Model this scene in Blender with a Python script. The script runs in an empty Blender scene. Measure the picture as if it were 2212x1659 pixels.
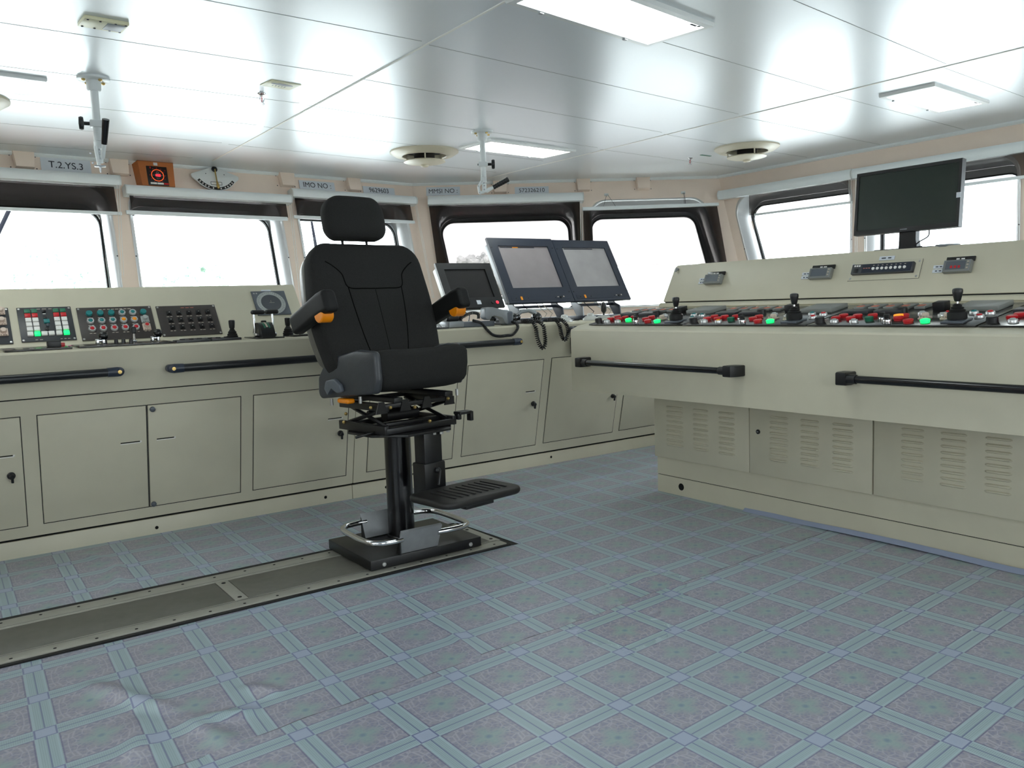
import bpy, bmesh, math, random
from mathutils import Matrix, Vector
from mathutils.bvhtree import BVHTree
random.seed(7)
PI = math.pi
sc = bpy.context.scene
COL = sc.collection

# ------------------------------------------------------------------ helpers
def srgb(r, g, b):
    f = lambda c: (c/255/12.92) if c/255 <= .04045 else ((c/255+.055)/1.055)**2.4
    return (f(r), f(g), f(b), 1.0)

def mat(name, col, rough=.5, metal=0., spec=.5, noise=0., nscale=20., bump=0., bscale=60., emit=0., coat=0., ecol=None):
    m = bpy.data.materials.new(name); m.use_nodes = True
    nt = m.node_tree; b = nt.nodes['Principled BSDF']
    b.inputs['Base Color'].default_value = col
    b.inputs['Roughness'].default_value = rough
    b.inputs['Metallic'].default_value = metal
    b.inputs['Specular IOR Level'].default_value = spec
    if coat:
        b.inputs['Coat Weight'].default_value = coat; b.inputs['Coat Roughness'].default_value = .15
    if emit:
        b.inputs['Emission Color'].default_value = ecol or col
        b.inputs['Emission Strength'].default_value = emit
    if noise or bump:
        tc = nt.nodes.new('ShaderNodeTexCoord')
    if noise:
        n = nt.nodes.new('ShaderNodeTexNoise'); n.inputs['Scale'].default_value = nscale; n.inputs['Detail'].default_value = 4
        r = nt.nodes.new('ShaderNodeValToRGB')
        lo = tuple(c*(1-noise) for c in col[:3])+(1,); hi = tuple(min(1, c*(1+noise)) for c in col[:3])+(1,)
        r.color_ramp.elements[0].position = .3; r.color_ramp.elements[0].color = lo
        r.color_ramp.elements[1].position = .7; r.color_ramp.elements[1].color = hi
        nt.links.new(tc.outputs['Object'], n.inputs['Vector']); nt.links.new(n.outputs['Fac'], r.inputs['Fac'])
        nt.links.new(r.outputs['Color'], b.inputs['Base Color'])
    if bump:
        n = nt.nodes.new('ShaderNodeTexNoise'); n.inputs['Scale'].default_value = bscale; n.inputs['Detail'].default_value = 3
        bp = nt.nodes.new('ShaderNodeBump'); bp.inputs['Strength'].default_value = bump; bp.inputs['Distance'].default_value = .01
        nt.links.new(tc.outputs['Object'], n.inputs['Vector']); nt.links.new(n.outputs['Fac'], bp.inputs['Height'])
        nt.links.new(bp.outputs['Normal'], b.inputs['Normal'])
    return m

class MB:
    """collects shapes into one mesh"""
    def __init__(s, M=None):
        s.bm = bmesh.new(); s.M = M or Matrix()
    def _v(s, p): return s.bm.verts.new(s.M @ Vector(p))
    def box(s, c, d, M=None, bev=0., seg=2):
        L = M or Matrix()
        vs = [s.bm.verts.new(s.M @ (L @ Vector((c[0]+x*d[0]/2, c[1]+y*d[1]/2, c[2]+z*d[2]/2)))) for x in (-1, 1) for y in (-1, 1) for z in (-1, 1)]
        fs = [s.bm.faces.new([vs[i] for i in f]) for f in ((0, 1, 3, 2), (4, 6, 7, 5), (0, 4, 5, 1), (2, 3, 7, 6), (0, 2, 6, 4), (1, 5, 7, 3))]
        if bev:
            es = list({e for f in fs for e in f.edges})
            bmesh.ops.bevel(s.bm, geom=es, offset=bev, segments=seg, affect='EDGES', profile=.5)
        return s
    def prism(s, poly, z0, z1, M=None, bev=0.):
        L = M or Matrix()
        a = [s.bm.verts.new(s.M @ (L @ Vector((p[0], p[1], z0)))) for p in poly]
        b = [s.bm.verts.new(s.M @ (L @ Vector((p[0], p[1], z1)))) for p in poly]
        n = len(poly); f0 = s.bm.faces.new(a[::-1]); f1 = s.bm.faces.new(b)
        for i in range(n): s.bm.faces.new([a[i], a[(i+1) % n], b[(i+1) % n], b[i]])
        if bev:
            bmesh.ops.bevel(s.bm, geom=list(set(f0.edges) | set(f1.edges)), offset=bev, segments=2, affect='EDGES', profile=.5)
        return s
    def loft(s, rings, caps=(True, True), closed=True):
        R = [[s._v(p) for p in r] for r in rings]; n = len(R[0])
        for a, b in zip(R, R[1:]):
            for i in range(n if closed else n-1):
                s.bm.faces.new([a[i], a[(i+1) % n], b[(i+1) % n], b[i]])
        if caps[0]: s.bm.faces.new(R[0][::-1])
        if caps[1]: s.bm.faces.new(R[-1])
        return s
    def lathe(s, prof, c=(0, 0, 0), axis=(0, 0, 1), seg=20):
        """prof: (radius, height) pairs along axis"""
        ax = Vector(axis).normalized(); q = ax.to_track_quat('Z', 'Y').to_matrix(); c = Vector(c)
        rings = []
        for r, h in prof:
            rings.append([c + q @ Vector((max(r, 1e-5)*math.cos(2*PI*i/seg), max(r, 1e-5)*math.sin(2*PI*i/seg), h)) for i in range(seg)])
        return s.loft(rings)
    def cyl(s, p0, p1, r0, r1=None, seg=16):
        p0 = Vector(p0); d = Vector(p1)-p0
        return s.lathe([(r0, 0), (r0 if r1 is None else r1, d.length)], p0, d, seg)
    def ball(s, c, r, seg=16, sq=1.):
        n = seg//2
        return s.lathe([(r*math.sin(PI*i/n), -r*sq*math.cos(PI*i/n)) for i in range(n+1)], c, (0, 0, 1), seg)
    def tube(s, pts, r, seg=10, closed=False):
        P = [Vector(p) for p in pts]; n = len(P); rings = []
        t0 = None; up = None
        for i in range(n):
            a = P[(i-1) % n] if (closed or i > 0) else P[i]
            b = P[(i+1) % n] if (closed or i < n-1) else P[i]
            t = (b-a).normalized()
            if up is None:
                up = t.orthogonal().normalized()
            else:
                up = (t0.rotation_difference(t) @ up)
                up = (up - t*up.dot(t)).normalized()
            t0 = t; v = t.cross(up)
            rr = r[i] if isinstance(r, (list, tuple)) else r
            rings.append([P[i]+up*rr*math.cos(2*PI*k/seg)+v*rr*math.sin(2*PI*k/seg) for k in range(seg)])
        if closed: rings.append(rings[0])
        return s.loft(rings, (not closed, not closed))
    def torus(s, c, R, r, axis=(0, 0, 1), seg=32, ts=8, sx=1.):
        q = Vector(axis).normalized().to_track_quat('Z', 'Y').to_matrix(); c = Vector(c)
        return s.tube([c+q @ Vector((R*math.cos(2*PI*i/seg), R*math.sin(2*PI*i/seg), 0)) for i in range(seg)], r, ts, True)
    def rbox(s, c, d, r, n=4, mid=6, fn=None, M=None):
        """soft box: every edge rounded with radius r, optional deformation fn(Vector)->Vector"""
        L = M or Matrix(); c = Vector(c); bm = s.bm
        ax = []
        for k in range(3):
            h = d[k]/2; rr = min(r, h*.999)
            co = [-h+rr*(1-math.tan(PI/4*(1-i/n))) for i in range(n)]
            co += [-h+rr+(2*h-2*rr)*i/mid for i in range(mid+1)]
            co += [h-rr*(1-math.tan(PI/4*(1-i/n))) for i in range(n)][::-1]
            ax.append(co)
        N = [len(a)-1 for a in ax]; V = {}
        def g(i, j, k):
            if (i, j, k) not in V:
                p = Vector((ax[0][i], ax[1][j], ax[2][k]))
                q = Vector([max(-d[t]/2+min(r, d[t]*.4995), min(d[t]/2-min(r, d[t]*.4995), p[t])) for t in range(3)])
                e = p-q
                if e.length > 1e-9: p = q+e.normalized()*min(r, min(d)*.4995)
                p = p+c
                if fn: p = Vector(fn(p))
                V[(i, j, k)] = bm.verts.new(s.M @ (L @ p))
            return V[(i, j, k)]
        for k in (0, N[2]):
            for i in range(N[0]):
                for j in range(N[1]): s._q([g(i, j, k), g(i+1, j, k), g(i+1, j+1, k), g(i, j+1, k)], k == 0)
        for j in (0, N[1]):
            for i in range(N[0]):
                for k in range(N[2]): s._q([g(i, j, k), g(i+1, j, k), g(i+1, j, k+1), g(i, j, k+1)], j != 0)
        for i in (0, N[0]):
            for j in range(N[1]):
                for k in range(N[2]): s._q([g(i, j, k), g(i, j+1, k), g(i, j+1, k+1), g(i, j, k+1)], i == 0)
        return s
    def _q(s, v, flip):
        s.bm.faces.new(v[::-1] if flip else v)
    def pillow(s, outline, z0, z1, r, bulge0=0., bulge1=0., fn=None, M=None):
        """soft slab: outline in xy, between z0 and z1, edge radius r, bulging faces"""
        L = M or Matrix(); n = len(outline)
        cx = sum(p[0] for p in outline)/n; cy = sum(p[1] for p in outline)/n
        sz = sum(math.hypot(p[0]-cx, p[1]-cy) for p in outline)/n
        rings = []
        def ring(ins, z, k=1.):
            out = []
            for p in outline:
                f = (1-ins/sz)*k
                q = Vector((cx+(p[0]-cx)*f, cy+(p[1]-cy)*f, z))
                if fn: q = Vector(fn(q))
                out.append(L @ q)
            return out
        for k in (.1, .45, .8): rings.append(ring(r, z0-bulge0*(1-k*k), k))
        for i in range(5):
            a = PI/2*i/4; rings.append(ring(r*(1-math.sin(a)), z0+r*(1-math.cos(a))))
        for i in range(5):
            a = PI/2*(1-i/4); rings.append(ring(r*(1-math.sin(a)), z1-r*(1-math.cos(a))))
        for k in (.8, .45, .1): rings.append(ring(r, z1+bulge1*(1-k*k), k))
        return s.loft(rings)
    def mesh(s, name, m, ang=40):
        bm = s.bm
        bmesh.ops.remove_doubles(bm, verts=bm.verts, dist=1e-6)
        bmesh.ops.recalc_face_normals(bm, faces=bm.faces)
        for e in bm.edges:
            if len(e.link_faces) == 2: e.smooth = e.calc_face_angle(0) < math.radians(ang)
        for f in bm.faces: f.smooth = True
        me = bpy.data.meshes.new(name); bm.to_mesh(me); bm.free()
        if m: me.materials.append(m)
        return me

def link(o, parent=None):
    COL.objects.link(o)
    if parent: o.parent = parent
    return o
def part(name, mb, m, parent, label=None, ang=40):
    o = link(bpy.data.objects.new(name, mb.mesh(name, m, ang)), parent)
    if label: o['label'] = label
    return o
def stamp(name, me, loc, parent, M=None):
    o = link(bpy.data.objects.new(name, me), parent)
    if M is not None: o.matrix_local = Matrix.Translation(loc) @ M
    else: o.location = loc
    return o
def thing(name, label, cat, M=None, group=None):
    o = link(bpy.data.objects.new(name, None))
    o.empty_display_size = .05
    if M is not None: o.matrix_world = M
    o['label'] = label; o['category'] = cat
    if group: o['group'] = group
    return o
def solo(name, mb, m, label, cat, M=None, group=None, ang=40):
    o = link(bpy.data.objects.new(name, mb.mesh(name, m, ang)))
    if M is not None: o.matrix_world = M
    o['label'] = label; o['category'] = cat
    if group: o['group'] = group
    return o
def struct(name, mb, m, M=None, parent=None, ang=40):
    o = link(bpy.data.objects.new(name, mb.mesh(name, m, ang)), parent)
    if M is not None: o.matrix_world = M
    if parent is None: o['kind'] = 'structure'
    return o
def lettering(name, txt, size, loc, m, parent, depth=.0006, align='CENTER'):
    cu = bpy.data.curves.new(name, 'FONT'); cu.body = txt; cu.size = size; cu.align_x = align; cu.align_y = 'CENTER'; cu.extrude = depth
    t = bpy.data.objects.new(name, cu); COL.objects.link(t)
    bpy.context.view_layer.update()
    me = bpy.data.meshes.new_from_object(t.evaluated_get(bpy.context.evaluated_depsgraph_get()))
    bpy.data.objects.remove(t); bpy.data.curves.remove(cu)
    me.name = name; me.materials.clear(); me.materials.append(m)
    o = link(bpy.data.objects.new(name, me), parent); o.location = loc
    return o
def rquad(pts, rs, seg=6):
    """rounded polygon through corner points"""
    out = []; n = len(pts)
    if not isinstance(rs, (list, tuple)): rs = [rs]*n
    for i in range(n):
        p = Vector(pts[i]); a = (Vector(pts[i-1])-p); b = (Vector(pts[(i+1) % n])-p)
        ang = a.angle(b); r = rs[i]
        if r <= 0: out += [tuple(p)]*1; continue
        d = r/math.tan(ang/2); pa = p+a.normalized()*d; c = p+(a.normalized()+b.normalized()).normalized()*(r/math.sin(ang/2))
        v0 = pa-c; v1 = p+b.normalized()*d-c
        tot = v0.angle(v1); sg = 1 if v0.x*v1.y-v0.y*v1.x > 0 else -1
        for k in range(seg+1):
            t = sg*tot*k/seg
            out.append((c.x+v0.x*math.cos(t)-v0.y*math.sin(t), c.y+v0.x*math.sin(t)+v0.y*math.cos(t)))
    return out

# ------------------------------------------------------------------ frames
CAMH = 1.12; ZC = 2.15
def frame(o, x, y, z):
    M = Matrix.Identity(4)
    for i, v in enumerate((x, y, z, o)):
        for j in range(3): M[j][i] = v[j]
    return M
def n3(v): return Vector(v).normalized()
UP = Vector((0, 0, 1))
# forward console
OA = Vector((.391, 4.459, 0)); EX = n3((.99931, -.0372, 0)); EY = Vector((-EX.y, EX.x, 0))
FA = frame(OA, EX, EY, UP)
# side console
OC = Vector((3.546, 3.263, 0)); CS = n3((-.03024, -.99954, 0)); CN = Vector((-CS.y, CS.x, 0))
FC = frame(OC, CS, CN, UP)
def pl(F, x, y, z): return F @ Matrix.Translation((x, y, z))
def slope_face(F, v0, z0, sl):       # x right, y up the slope, z to the viewer
    k = math.sqrt(1+sl*sl); o = F @ Vector((0, v0, z0))
    ex = F.to_3x3() @ Vector((1, 0, 0)); ey = F.to_3x3() @ Vector((0, sl/k, 1/k)); ez = F.to_3x3() @ Vector((0, -1/k, sl/k))
    return frame(o, ex, ey, ez)
# window walls: face frames (x along the wall, y up along the wall, z into the room), origin on the ceiling line
PA = Vector((.740, 6.075, ZC)); PAB = Vector((3.787, 6.252, ZC)); PBC = Vector((6.003, 4.756, ZC)); PC = Vector((5.871, 2.266, ZC))
def wall_face(p0, p1, t):
    e = n3(p1-p0); n = Vector((-e.y, e.x, 0)); k = math.sqrt(1+t*t)
    return frame(p0, e, (n*t+UP)/k, (-n+UP*t)/k), k
TA = .24
WA, KA = wall_face(PA, PAB, TA); WB, KB = wall_face(PAB, PBC, TA); WC, KC = wall_face(PBC, PC, 0.)
LA, LB = (PAB-PA).length, (PBC-PAB).length

# ------------------------------------------------------------------ materials
M = {}
M['paint'] = mat('console_paint', srgb(200, 194, 173), .42, noise=.03, nscale=6, bump=.03, bscale=300)
M['paint_top'] = M['paint']
M['wall'] = mat('wall_lining', srgb(238, 220, 206), .5, noise=.02, nscale=8)
M['white'] = mat('white_paint', srgb(222, 226, 226), .35)
M['blind'] = mat('blind_cassette', srgb(234, 240, 242), .35)
M['alu'] = mat('aluminium_trim', srgb(176, 180, 184), .35, metal=.6)
M['reveal'] = mat('window_reveal', srgb(228, 229, 230), .28, metal=.8)
M['gasket'] = mat('rubber_gasket', srgb(22, 22, 24), .6)
M['black'] = mat('black_plastic', srgb(24, 24, 26), .4)
M['blacksatin'] = mat('black_satin_metal', srgb(14, 14, 17), .22, spec=.6)
M['blackpaint'] = mat('black_painted_steel', srgb(20, 20, 22), .38, noise=.15, nscale=40)
M['fabric'] = mat('black_seat_fabric', srgb(38, 38, 37), .9, spec=.25, noise=.12, nscale=180, bump=.25, bscale=500)
M['vinyl'] = mat('dark_grey_vinyl', srgb(52, 55, 60), .42, noise=.06, nscale=30, bump=.08, bscale=200)
M['vinylblack'] = mat('black_arm_vinyl', srgb(24, 24, 24), .6, spec=.25, bump=.05, bscale=300)
M['backshell'] = mat('light_tinted_shell', srgb(92, 90, 83), .4)  # dark vinyl; the beige of the light on it is put into the colour
M['orange'] = mat('orange_plastic', srgb(240, 140, 10), .35)
M['greyplastic'] = mat('blue_grey_plastic', srgb(88, 94, 102), .4)
M['chrome'] = mat('chrome', srgb(225, 225, 228), .12, metal=1.)
M['steel'] = mat('worn_steel_plate', srgb(146, 148, 150), .5, metal=.15, noise=.06, nscale=30)
M['screw'] = mat('screw_steel', srgb(190, 190, 188), .3, metal=.7)
M['hole'] = mat('dark_hole', srgb(5, 5, 5), .9)
M['rail'] = mat('black_rail_sleeve', srgb(20, 22, 26), .35)
M['railblue'] = mat('dark_blue_rail_end', srgb(38, 46, 62), .35)
M['panel'] = mat('brown_black_panel', srgb(58, 52, 50), .45, noise=.05, nscale=60)
M['panelgrey'] = mat('dark_grey_panel', srgb(56, 58, 62), .4)
M['deskblack'] = mat('black_desk_panel', srgb(48, 47, 46), .18, noise=.06, nscale=50)
M['monitor'] = mat('navy_monitor_bezel', srgb(38, 44, 58), .4)
M['monblack'] = mat('black_monitor_bezel', srgb(24, 24, 26), .35)
M['screen0'] = mat('dark_screen', srgb(40, 38, 38), .2)
M['screen1'] = mat('grey_screen', srgb(138, 130, 132), .32, noise=.07, nscale=9)
M['screen2'] = mat('light_grey_screen', srgb(158, 154, 154), .32, noise=.09, nscale=7)
M['screen3'] = mat('dark_green_screen', srgb(34, 44, 38), .25)
M['bracket'] = mat('grey_bracket', srgb(140, 144, 148), .4, metal=.3)
M['red'] = mat('red_cap', srgb(196, 24, 34), .35)
M['redlit'] = mat('red_lamp_lit', srgb(255, 50, 70), .3, emit=.8)
M['teal'] = mat('teal_cap', srgb(28, 120, 122), .35)
M['green'] = mat('dark_green_cap', srgb(34, 112, 84), .4)
M['greenlit'] = mat('green_lamp_lit', srgb(20, 255, 120), .3, emit=1.0)
M['orangecap'] = mat('orange_cap', srgb(240, 150, 20), .35)
M['orangelit'] = mat('orange_lamp_lit', srgb(255, 150, 30), .3, emit=.8)
M['whitecap'] = mat('white_cap', srgb(232, 230, 226), .4)
M['silver'] = mat('silver_ring', srgb(214, 214, 214), .25, metal=.5)
M['pinkgrey'] = mat('pink_grey_guard', srgb(206, 186, 172), .45)
M['greycap'] = mat('grey_guard_cap', srgb(168, 172, 170), .4)
M['greybox'] = mat('grey_instrument_box', srgb(128, 130, 126), .45)
M['print'] = mat('panel_print', srgb(190, 180, 165), .6)
M['printred'] = mat('reddish_print', srgb(200, 120, 100), .6)
M['paper'] = mat('white_paper', srgb(214, 219, 226), .7)
M['ink'] = mat('dark_ink', srgb(52, 56, 66), .7)
M['wood'] = mat('orange_brown_wood', srgb(182, 108, 58), .45, noise=.08, nscale=14)
M['woodin'] = mat('dark_wood', srgb(90, 42, 20), .5)
M['brass'] = mat('brass', srgb(206, 176, 110), .25, metal=.8)
M['dialorange'] = mat('orange_dial_ring', srgb(240, 96, 40), .4, emit=.5)
M['beige'] = mat('beige_diffuser', srgb(214, 206, 184), .4)
M['beigedark'] = mat('diffuser_dark_slot', srgb(30, 24, 18), .8)
M['lampframe'] = mat('lamp_frame', srgb(226, 228, 226), .3)
M['lamp'] = mat('lamp_diffuser', srgb(250, 255, 252), .4, emit=7., ecol=(.92, 1., .97, 1))
M['magenta'] = mat('pink_slip', srgb(200, 110, 160), .6)
M['cream'] = mat('cream_plate', srgb(226, 222, 186), .4)
M['compassgrey'] = mat('compass_grey', srgb(72, 76, 82), .4)
M['track'] = mat('track_beige_steel', srgb(158, 156, 146), .4, metal=.2, noise=.04)
M['trackplate'] = mat('track_dark_plate', srgb(96, 94, 86), .45, noise=.10, nscale=25, bump=.05, bscale=400)
M['rubber'] = mat('black_rubber', srgb(18, 18, 18), .7)
M['footpad'] = mat('black_footpad', srgb(30, 28, 27), .5)
M['deckred'] = mat('red_deck_paint', srgb(220, 70, 64), .6)
M['leaf'] = mat('tree_leaf', srgb(160, 180, 168), .8, noise=.25, nscale=2.)
M['bark'] = mat('tree_bark', srgb(170, 170, 162), .8)
M['hazeleaf'] = mat('haze_painted_leaf', srgb(205, 210, 210), .8, noise=.15, nscale=1.)  # paler leaf: distance haze painted into the colour
M['concrete'] = mat('quay_concrete', srgb(214, 212, 206), .8)
M['roofgrey'] = mat('far_roof', srgb(90, 96, 104), .7)
M['mast'] = mat('mast_grey', srgb(12, 14, 22), .7, spec=.1)
M['floorbase'] = mat('sub_floor', srgb(40, 38, 36), .8)

def glass_mat():
    m = bpy.data.materials.new('window_glass'); m.use_nodes = True; nt = m.node_tree
    for n in list(nt.nodes): nt.nodes.remove(n)
    o = nt.nodes.new('ShaderNodeOutputMaterial'); mx = nt.nodes.new('ShaderNodeMixShader')
    t = nt.nodes.new('ShaderNodeBsdfTransparent'); g = nt.nodes.new('ShaderNodeBsdfGlossy'); f = nt.nodes.new('ShaderNodeFresnel')
    f.inputs['IOR'].default_value = 1.35; g.inputs['Roughness'].default_value = .02
    t.inputs['Color'].default_value = (.95, .975, .97, 1)
    nt.links.new(f.outputs[0], mx.inputs[0]); nt.links.new(t.outputs[0], mx.inputs[1]); nt.links.new(g.outputs[0], mx.inputs[2]); nt.links.new(mx.outputs[0], o.inputs[0])
    return m
M['glass'] = glass_mat()
def film_mat(name, tr, gl):
    m = bpy.data.materials.new(name); m.use_nodes = True; nt = m.node_tree
    for n in list(nt.nodes): nt.nodes.remove(n)
    o = nt.nodes.new('ShaderNodeOutputMaterial'); mx = nt.nodes.new('ShaderNodeMixShader')
    t = nt.nodes.new('ShaderNodeBsdfTransparent'); g = nt.nodes.new('ShaderNodeBsdfGlossy')
    g.inputs['Roughness'].default_value = .15; t.inputs['Color'].default_value = tr
    mx.inputs[0].default_value = gl
    nt.links.new(t.outputs[0], mx.inputs[1]); nt.links.new(g.outputs[0], mx.inputs[2]); nt.links.new(mx.outputs[0], o.inputs[0])
    return m
M['film'] = film_mat('sun_film', (.365, .342, .34, 1), .02)
M['film_side'] = film_mat('bluish_sun_film', (.58, .56, .55, 1), .02)

# ceiling: glossy coated steel panels
def ceiling_mat():
    m = mat('coated_ceiling_panel', srgb(226, 231, 234), .3, metal=.26, spec=.65)
    nt = m.node_tree; b = nt.nodes['Principled BSDF']
    tc = nt.nodes.new('ShaderNodeTexCoord')
    n = nt.nodes.new('ShaderNodeTexNoise'); n.inputs['Scale'].default_value = 1.3; n.inputs['Detail'].default_value = 2
    mp = nt.nodes.new('ShaderNodeMapRange'); mp.inputs[1].default_value = .3; mp.inputs[2].default_value = .7; mp.inputs[3].default_value = .285; mp.inputs[4].default_value = .33
    nt.links.new(tc.outputs['Object'], n.inputs['Vector']); nt.links.new(n.outputs['Fac'], mp.inputs[0]); nt.links.new(mp.outputs[0], b.inputs['Roughness'])
    n2 = nt.nodes.new('ShaderNodeTexNoise'); n2.inputs['Scale'].default_value = 1.1; n2.inputs['Detail'].default_value = 1
    bp = nt.nodes.new('ShaderNodeBump'); bp.inputs['Strength'].default_value = .0; bp.inputs['Distance'].default_value = .02
    nt.links.new(tc.outputs['Object'], n2.inputs['Vector']); nt.links.new(n2.outputs['Fac'], bp.inputs['Height']); nt.links.new(bp.outputs['Normal'], b.inputs['Normal'])
    return m
M['ceiling'] = ceiling_mat()

# vinyl floor sheet with the printed tile pattern; UV = pattern units
WORN = [(2.33, 2.23, .13), (2.22, 2.09, .08), (1.95, 1.97, .14)]
def vinyl_mat():
    m = bpy.data.materials.new('printed_vinyl'); m.use_nodes = True; nt = m.node_tree; b = nt.nodes['Principled BSDF']
    N = nt.nodes.new; Lk = nt.links.new
    def val(x): return x
    def mth(op, a, b_=None, c=None):
        n = N('ShaderNodeMath'); n.operation = op
        for i, v in enumerate((a, b_, c)):
            if v is None: continue
            if isinstance(v, (int, float)): n.inputs[i].default_value = v
            else: Lk(v, n.inputs[i])
        return n.outputs[0]
    def mix(fac, a, b_):
        n = N('ShaderNodeMix'); n.data_type = 'RGBA'
        Lk(fac, n.inputs[0])
        for i, v in ((6, a), (7, b_)):
            if isinstance(v, tuple): n.inputs[i].default_value = v
            else: Lk(v, n.inputs[i])
        return n.outputs[2]
    uv = N('ShaderNodeUVMap'); sp = N('ShaderNodeSeparateXYZ'); Lk(uv.outputs[0], sp.inputs[0])
    du = mth('ABSOLUTE', mth('SUBTRACT', mth('FRACT', mth('ADD', sp.outputs[0], .5)), .5))   # distance to grid line 0..0.5
    dv = mth('ABSOLUTE', mth('SUBTRACT', mth('FRACT', mth('ADD', sp.outputs[1], .5)), .5))
    BW = .118
    def lt(a, x, w=.006):   # soft step: 1 where a<x
        n = N('ShaderNodeMapRange'); n.inputs[1].default_value = x-w; n.inputs[2].default_value = x+w; n.inputs[3].default_value = 1; n.inputs[4].default_value = 0
        Lk(a, n.inputs[0]); return n.outputs[0]
    bu = lt(du, BW); bv = lt(dv, BW)
    band = mth('MAXIMUM', bu, bv); dia = mth('MULTIPLY', bu, bv)
    # lines: centre of bands and borders of nodes and cells
    def line(a, x, w):
        return lt(mth('ABSOLUTE', mth('SUBTRACT', a, x)), w, .004)
    cen = mth('MULTIPLY', mth('MAXIMUM', line(du, 0., .008), line(dv, 0., .008)), mth('SUBTRACT', 1, dia))
    mx = mth('MAXIMUM', du, dv); mn = mth('MINIMUM', du, dv)
    dborder = mth('MULTIPLY', line(mx, BW-.012, .009), lt(mx, BW+.004))
    cborder = mth('MULTIPLY', line(mn, BW+.008, .008), mth('SUBTRACT', 1, lt(mn, BW-.002)))
    # hatch in the bands
    hs = mth('SINE', mth('MULTIPLY', mth('ADD', sp.outputs[0], sp.outputs[1]), 150.))
    hs2 = mth('SINE', mth('MULTIPLY', mth('SUBTRACT', sp.outputs[0], sp.outputs[1]), 150.))
    hatch = mth('MULTIPLY', mth('ADD', mth('MULTIPLY', hs, hs2), 1.), .5)
    bandc = mix(hatch, srgb(144, 164, 168), srgb(170, 188, 194))
    edge = lt(mth('ABSOLUTE', mth('SUBTRACT', mn, BW*.84)), .012, .006)
    bandc = mix(mth('MULTIPLY', edge, .6), bandc, srgb(172, 192, 198))
    # cell: mottled grey-mauve with loops, mint flower in the centre
    cu = mth('SUBTRACT', .5, du); cv = mth('SUBTRACT', .5, dv)
    rad = mth('SQRT', mth('ADD', mth('MULTIPLY', cu, cu), mth('MULTIPLY', cv, cv)))
    vo = N('ShaderNodeTexVoronoi'); vo.inputs['Scale'].default_value = 10.; vo.feature = 'DISTANCE_TO_EDGE'
    cmb = N('ShaderNodeCombineXYZ'); Lk(cu, cmb.inputs[0]); Lk(cv, cmb.inputs[1]); Lk(cmb.outputs[0], vo.inputs['Vector'])
    loops = mth('MULTIPLY', lt(vo.outputs['Distance'], .05, .04), lt(mth('ABSOLUTE', mth('SUBTRACT', rad, .33)), .13, .05))
    vo2 = N('ShaderNodeTexVoronoi'); vo2.inputs['Scale'].default_value = 26.; Lk(cmb.outputs[0], vo2.inputs['Vector'])
    cell = mix(lt(vo2.outputs['Distance'], .45, .2), srgb(156, 153, 164), srgb(138, 139, 160))
    cell = mix(mth('MULTIPLY', loops, .55), cell, srgb(188, 186, 194))
    ang = mth('ARCTAN2', cu, cv)
    petal = mth('MULTIPLY', mth('ADD', mth('COSINE', mth('MULTIPLY', ang, 4.)), 1.), .045)
    glow = lt(rad, .16, .12); glow = lt(mth('SUBTRACT', rad, petal), .11, .08)
    cell = mix(mth('MULTIPLY', glow, .75), cell, srgb(150, 174, 168))
    cell = mix(mth('MULTIPLY', lt(rad, .035, .02), .8), cell, srgb(112, 134, 158))
    col = mix(band, cell, bandc)
    col = mix(dia, col, srgb(166, 176, 196))
    col = mix(mth('MULTIPLY', cborder, .75), col, srgb(106, 104, 138))
    col = mix(mth('MULTIPLY', cen, .8), col, srgb(104, 110, 150))
    col = mix(mth('MULTIPLY', dborder, .8), col, srgb(102, 108, 152))
    # wear and dirt
    tc = N('ShaderNodeTexCoord'); no = N('ShaderNodeTexNoise'); no.inputs['Scale'].default_value = 3.; no.inputs['Detail'].default_value = 6
    Lk(tc.outputs['Object'], no.inputs['Vector'])
    Lk(col, b.inputs['Base Color'])
    r = N('ShaderNodeMapRange'); r.inputs[1].default_value = .35; r.inputs[2].default_value = .65; r.inputs[3].default_value = .30; r.inputs[4].default_value = .38
    n3_ = N('ShaderNodeTexNoise'); n3_.inputs['Scale'].default_value = 2.2; n3_.inputs['Detail'].default_value = 5; Lk(tc.outputs['Object'], n3_.inputs['Vector'])
    Lk(n3_.outputs['Fac'], r.inputs[0])
    # worn, polished spots of the vinyl
    n5 = N('ShaderNodeTexNoise'); n5.inputs['Scale'].default_value = 7.; n5.inputs['Detail'].default_value = 4; n5.inputs['Distortion'].default_value = 1.5; Lk(tc.outputs['Object'], n5.inputs['Vector'])
    spx = N('ShaderNodeSeparateXYZ'); Lk(tc.outputs['Object'], spx.inputs[0]); rough = r.outputs[0]
    for (wx, wy, wr) in WORN:
        ddx = mth('SUBTRACT', spx.outputs[0], wx); ddy = mth('SUBTRACT', spx.outputs[1], wy)
        rr = mth('SQRT', mth('ADD', mth('MULTIPLY', ddx, ddx), mth('MULTIPLY', ddy, ddy)))
        rr = mth('ADD', rr, mth('MULTIPLY', mth('SUBTRACT', n5.outputs['Fac'], .5), wr*1.6))
        k_ = lt(rr, wr, wr*.6)
        rough = mth('ADD', mth('MULTIPLY', rough, mth('SUBTRACT', 1, k_)), mth('MULTIPLY', k_, .12))
    Lk(rough, b.inputs['Roughness']); Lk(mth('ADD', .6, mth('MULTIPLY', k_, .4)), b.inputs['Specular IOR Level'])
    b.inputs['Specular IOR Level'].default_value = .6
    n4 = N('ShaderNodeTexNoise'); n4.inputs['Scale'].default_value = 9.; n4.inputs['Detail'].default_value = 3; Lk(tc.outputs['Object'], n4.inputs['Vector'])
    bp = N('ShaderNodeBump'); bp.inputs['Strength'].default_value = .0; bp.inputs['Distance'].default_value = .02
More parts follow.
